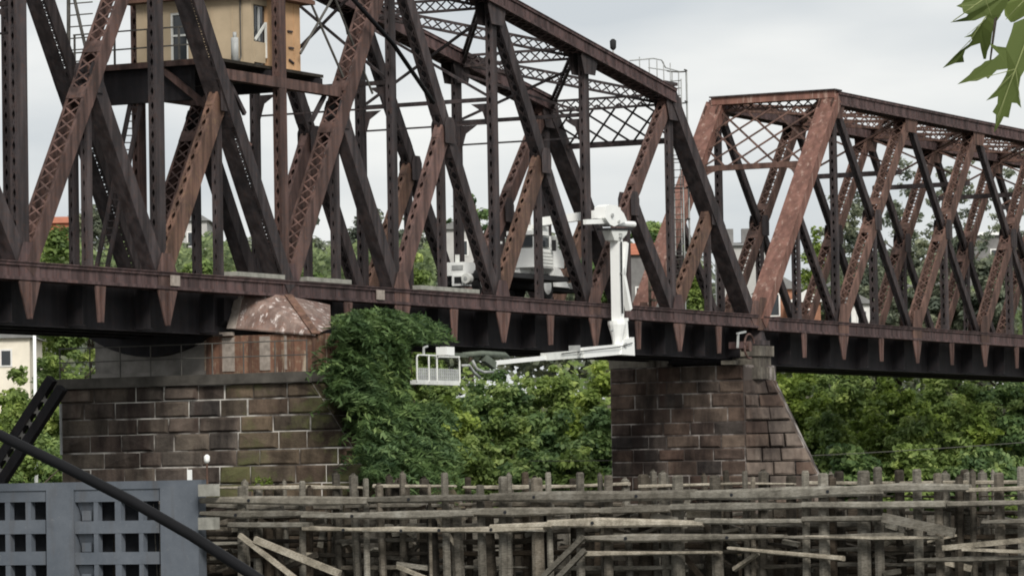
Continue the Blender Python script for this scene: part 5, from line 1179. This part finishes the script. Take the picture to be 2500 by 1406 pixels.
house('pale_house', 'white-gabled house glimpsed behind the deck right of the control cabin', 1120, 560, 300, 80, 7, 'palehouse', 'roofgrey', 0.8, wins=((0.1, 1.4, 0.7, 1.0),))
# ---- pale house and mast at the left edge
house('cream_house', 'cream house wall glimpsed through leaves at the left edge under the bridge deck', 8, 826, 226, 128, 6, 'canopyhouse', 'roofgrey', 0.7, wins=((0.05, 1.1, 0.5, 0.8),))
p = at(86, 975, 194); q = at(86, 780, 194); T = Thing('white_mast', 'slim white mast standing beside the cream house at the left edge', 'mast', (p.x, p.y, HT(p.x, p.y)), None, frame=False); mb = MB(); mb.tube([(0, 0, 0), (0, 0, q.z - HT(p.x, p.y))], [0.1, 0.08], 8); T.part('pole', mb, M['white'], smooth=True)
# wires crossing low over the bank
for y0, y1, x0, x1, dp, lb in ((1125, 1075, 1290, 2560, 185, 'thin wire sagging above the fender in front of the rest pier foot'),):
    mb = MB(); pts = []
    for i in range(15):
        t = i / 14; pts.append(at(x0 + (x1 - x0) * t, y0 + (y1 - y0) * t + 14 * math.sin(PI * t), dp))
    mb.tube(pts, 0.018, 5); o = raw('wire', mb, M['railm']); o['label'] = lb; o['category'] = 'wire'

# ================================================================ near things: cable and maple leaves
mb = MB(); cp = [(-160, 985), (0, 1062), (160, 1140), (320, 1222), (470, 1308), (600, 1392), (760, 1500)]
pts = [at(x, y, 9.0 - 0.0006 * x) for x, y in cp]; mb.tube(pts, 0.0125, 12); o = raw('overhead_cable', mb, M['cablem'], smooth=True); o['label'] = 'thick black cable slanting across the lower left in front of everything'; o['category'] = 'cable'
K = 250 / 1034.0
def zp(l): return [(2250 + x * K, y * K) for x, y in l]
LV = [
 ([(640, -90), (425, -80), (430, 0), (400, 40), (350, 65), (410, 85), (420, 130), (470, 150), (450, 175), (290, 230), (480, 215), (540, 210), (610, 180), (660, 160), (720, 200), (800, 150), (860, 60), (900, -80)], 5.0, (700, -60), (300, 230)),
 ([(740, -40), (690, 60), (650, 190), (600, 250), (560, 280), (500, 350), (430, 380), (500, 375), (510, 410), (480, 450), (400, 510), (340, 560), (215, 690), (340, 640), (430, 630), (420, 570), (440, 510), (500, 470), (590, 440), (600, 500), (625, 600), (650, 600), (665, 520), (700, 440), (712, 340), (732, 255), (800, 160), (820, -20)], 5.15, (760, 0), (480, 430)),
 ([(1180, 120), (1034, 190), (930, 235), (905, 330), (850, 482), (760, 470), (692, 440), (700, 470), (780, 550), (725, 600), (640, 622), (600, 660), (530, 700), (480, 760), (360, 855), (480, 825), (560, 820), (650, 780), (670, 800), (760, 712), (870, 697), (850, 760), (800, 850), (740, 930), (650, 1020), (770, 975), (765, 1050), (715, 1132), (750, 1160), (745, 1260), (728, 1345), (800, 1240), (830, 1180), (880, 1192), (892, 1130), (912, 1040), (960, 1045), (1008, 1095), (985, 980), (980, 900), (1000, 780), (1060, 680), (1180, 640)], 4.9, (1100, 300), (760, 1200)),
 ([(800, -90), (830, 60), (840, 160), (900, 230), (935, 225), (1034, 170), (1180, 90), (1200, -90)], 5.2, (1100, -60), (850, 200)),
]
BR = at(2560, -60, 5.05)
MT = Thing('maple_branch', 'green maple leaf spray hanging into the upper right corner', 'branch', tuple(BR), None, frame=False)
for i, (poly, dep, root, tip) in enumerate(LV):
    r_ = Vector((root[0], root[1])); t_ = (Vector((tip[0], tip[1])) - r_); Lx = t_.length; t_.normalize(); pv = Vector((-t_.y, t_.x))
    pts = []
    for x, y in poly:
        d_ = Vector((x, y)) - r_; u = d_.dot(t_) / Lx; w_ = d_.dot(pv) / Lx
        pts.append(at(2250 + x * K, y * K, dep + 0.03 * abs(w_) * 1.2 + 0.02 * u * u) - BR)
    bm_n = len(pts); me = bpy.data.meshes.new('leaf'); me.from_pydata([tuple(p) for p in pts], [], [tuple(range(bm_n))]); me.update()
    at_ = me.attributes.new('rnd', 'FLOAT', 'FACE'); at_.data.foreach_set('value', [0.3 + 0.15 * i])
    me.materials.append(M['maple']); o = bpy.data.objects.new('leaf', me); C.objects.link(o); o.parent = MT.o
    sm = o.modifiers.new('thickness', 'SOLIDIFY'); sm.thickness = 0.0006
    def lp(x, y, lift=0.004):
        d_ = Vector((x, y)) - r_; u = d_.dot(t_) / Lx; w_ = d_.dot(pv) / Lx
        return at(2250 + x * K, y * K, dep + 0.036 * abs(w_) + 0.02 * u * u - lift) - BR
    vb = MB(); vb.tube([lp(root[0], root[1]), lp((root[0] + tip[0]) / 2, (root[1] + tip[1]) / 2), lp(*tip)], [0.0011, 0.0008, 0.0003], 5); raw('vein', vb, M['vein'], o)
    for q, (x, y) in enumerate(poly):
        dc = (Vector((x, y)) - r_).length; pa, pb = poly[q - 1], poly[(q + 1) % len(poly)]
        if dc > (Vector(pa) - r_).length + 12 and dc > (Vector(pb) - r_).length + 12 and dc > 0.45 * Lx and (x, y) != tip and y > 0:
            u = (Vector((x, y)) - r_).dot(t_) * 0.55; f_ = r_ + t_ * u; vb = MB(); vb.tube([lp(f_.x, f_.y), lp(f_.x * 0.15 + x * 0.85, f_.y * 0.15 + y * 0.85)], [0.0006, 0.0002], 4); raw('vein', vb, M['vein'], o)
mb = MB(); mb.tube([at(2250 + 690 * K, 640 * K, 5.1) - BR, at(2250 + 760 * K, 100 * K, 5.12) - BR, at(2500, -40, 5.08) - BR, at(2640, -120, 5.05) - BR], [0.0012, 0.0022, 0.004, 0.006], 6); MT.part('twig', mb, M['bark'], smooth=True)
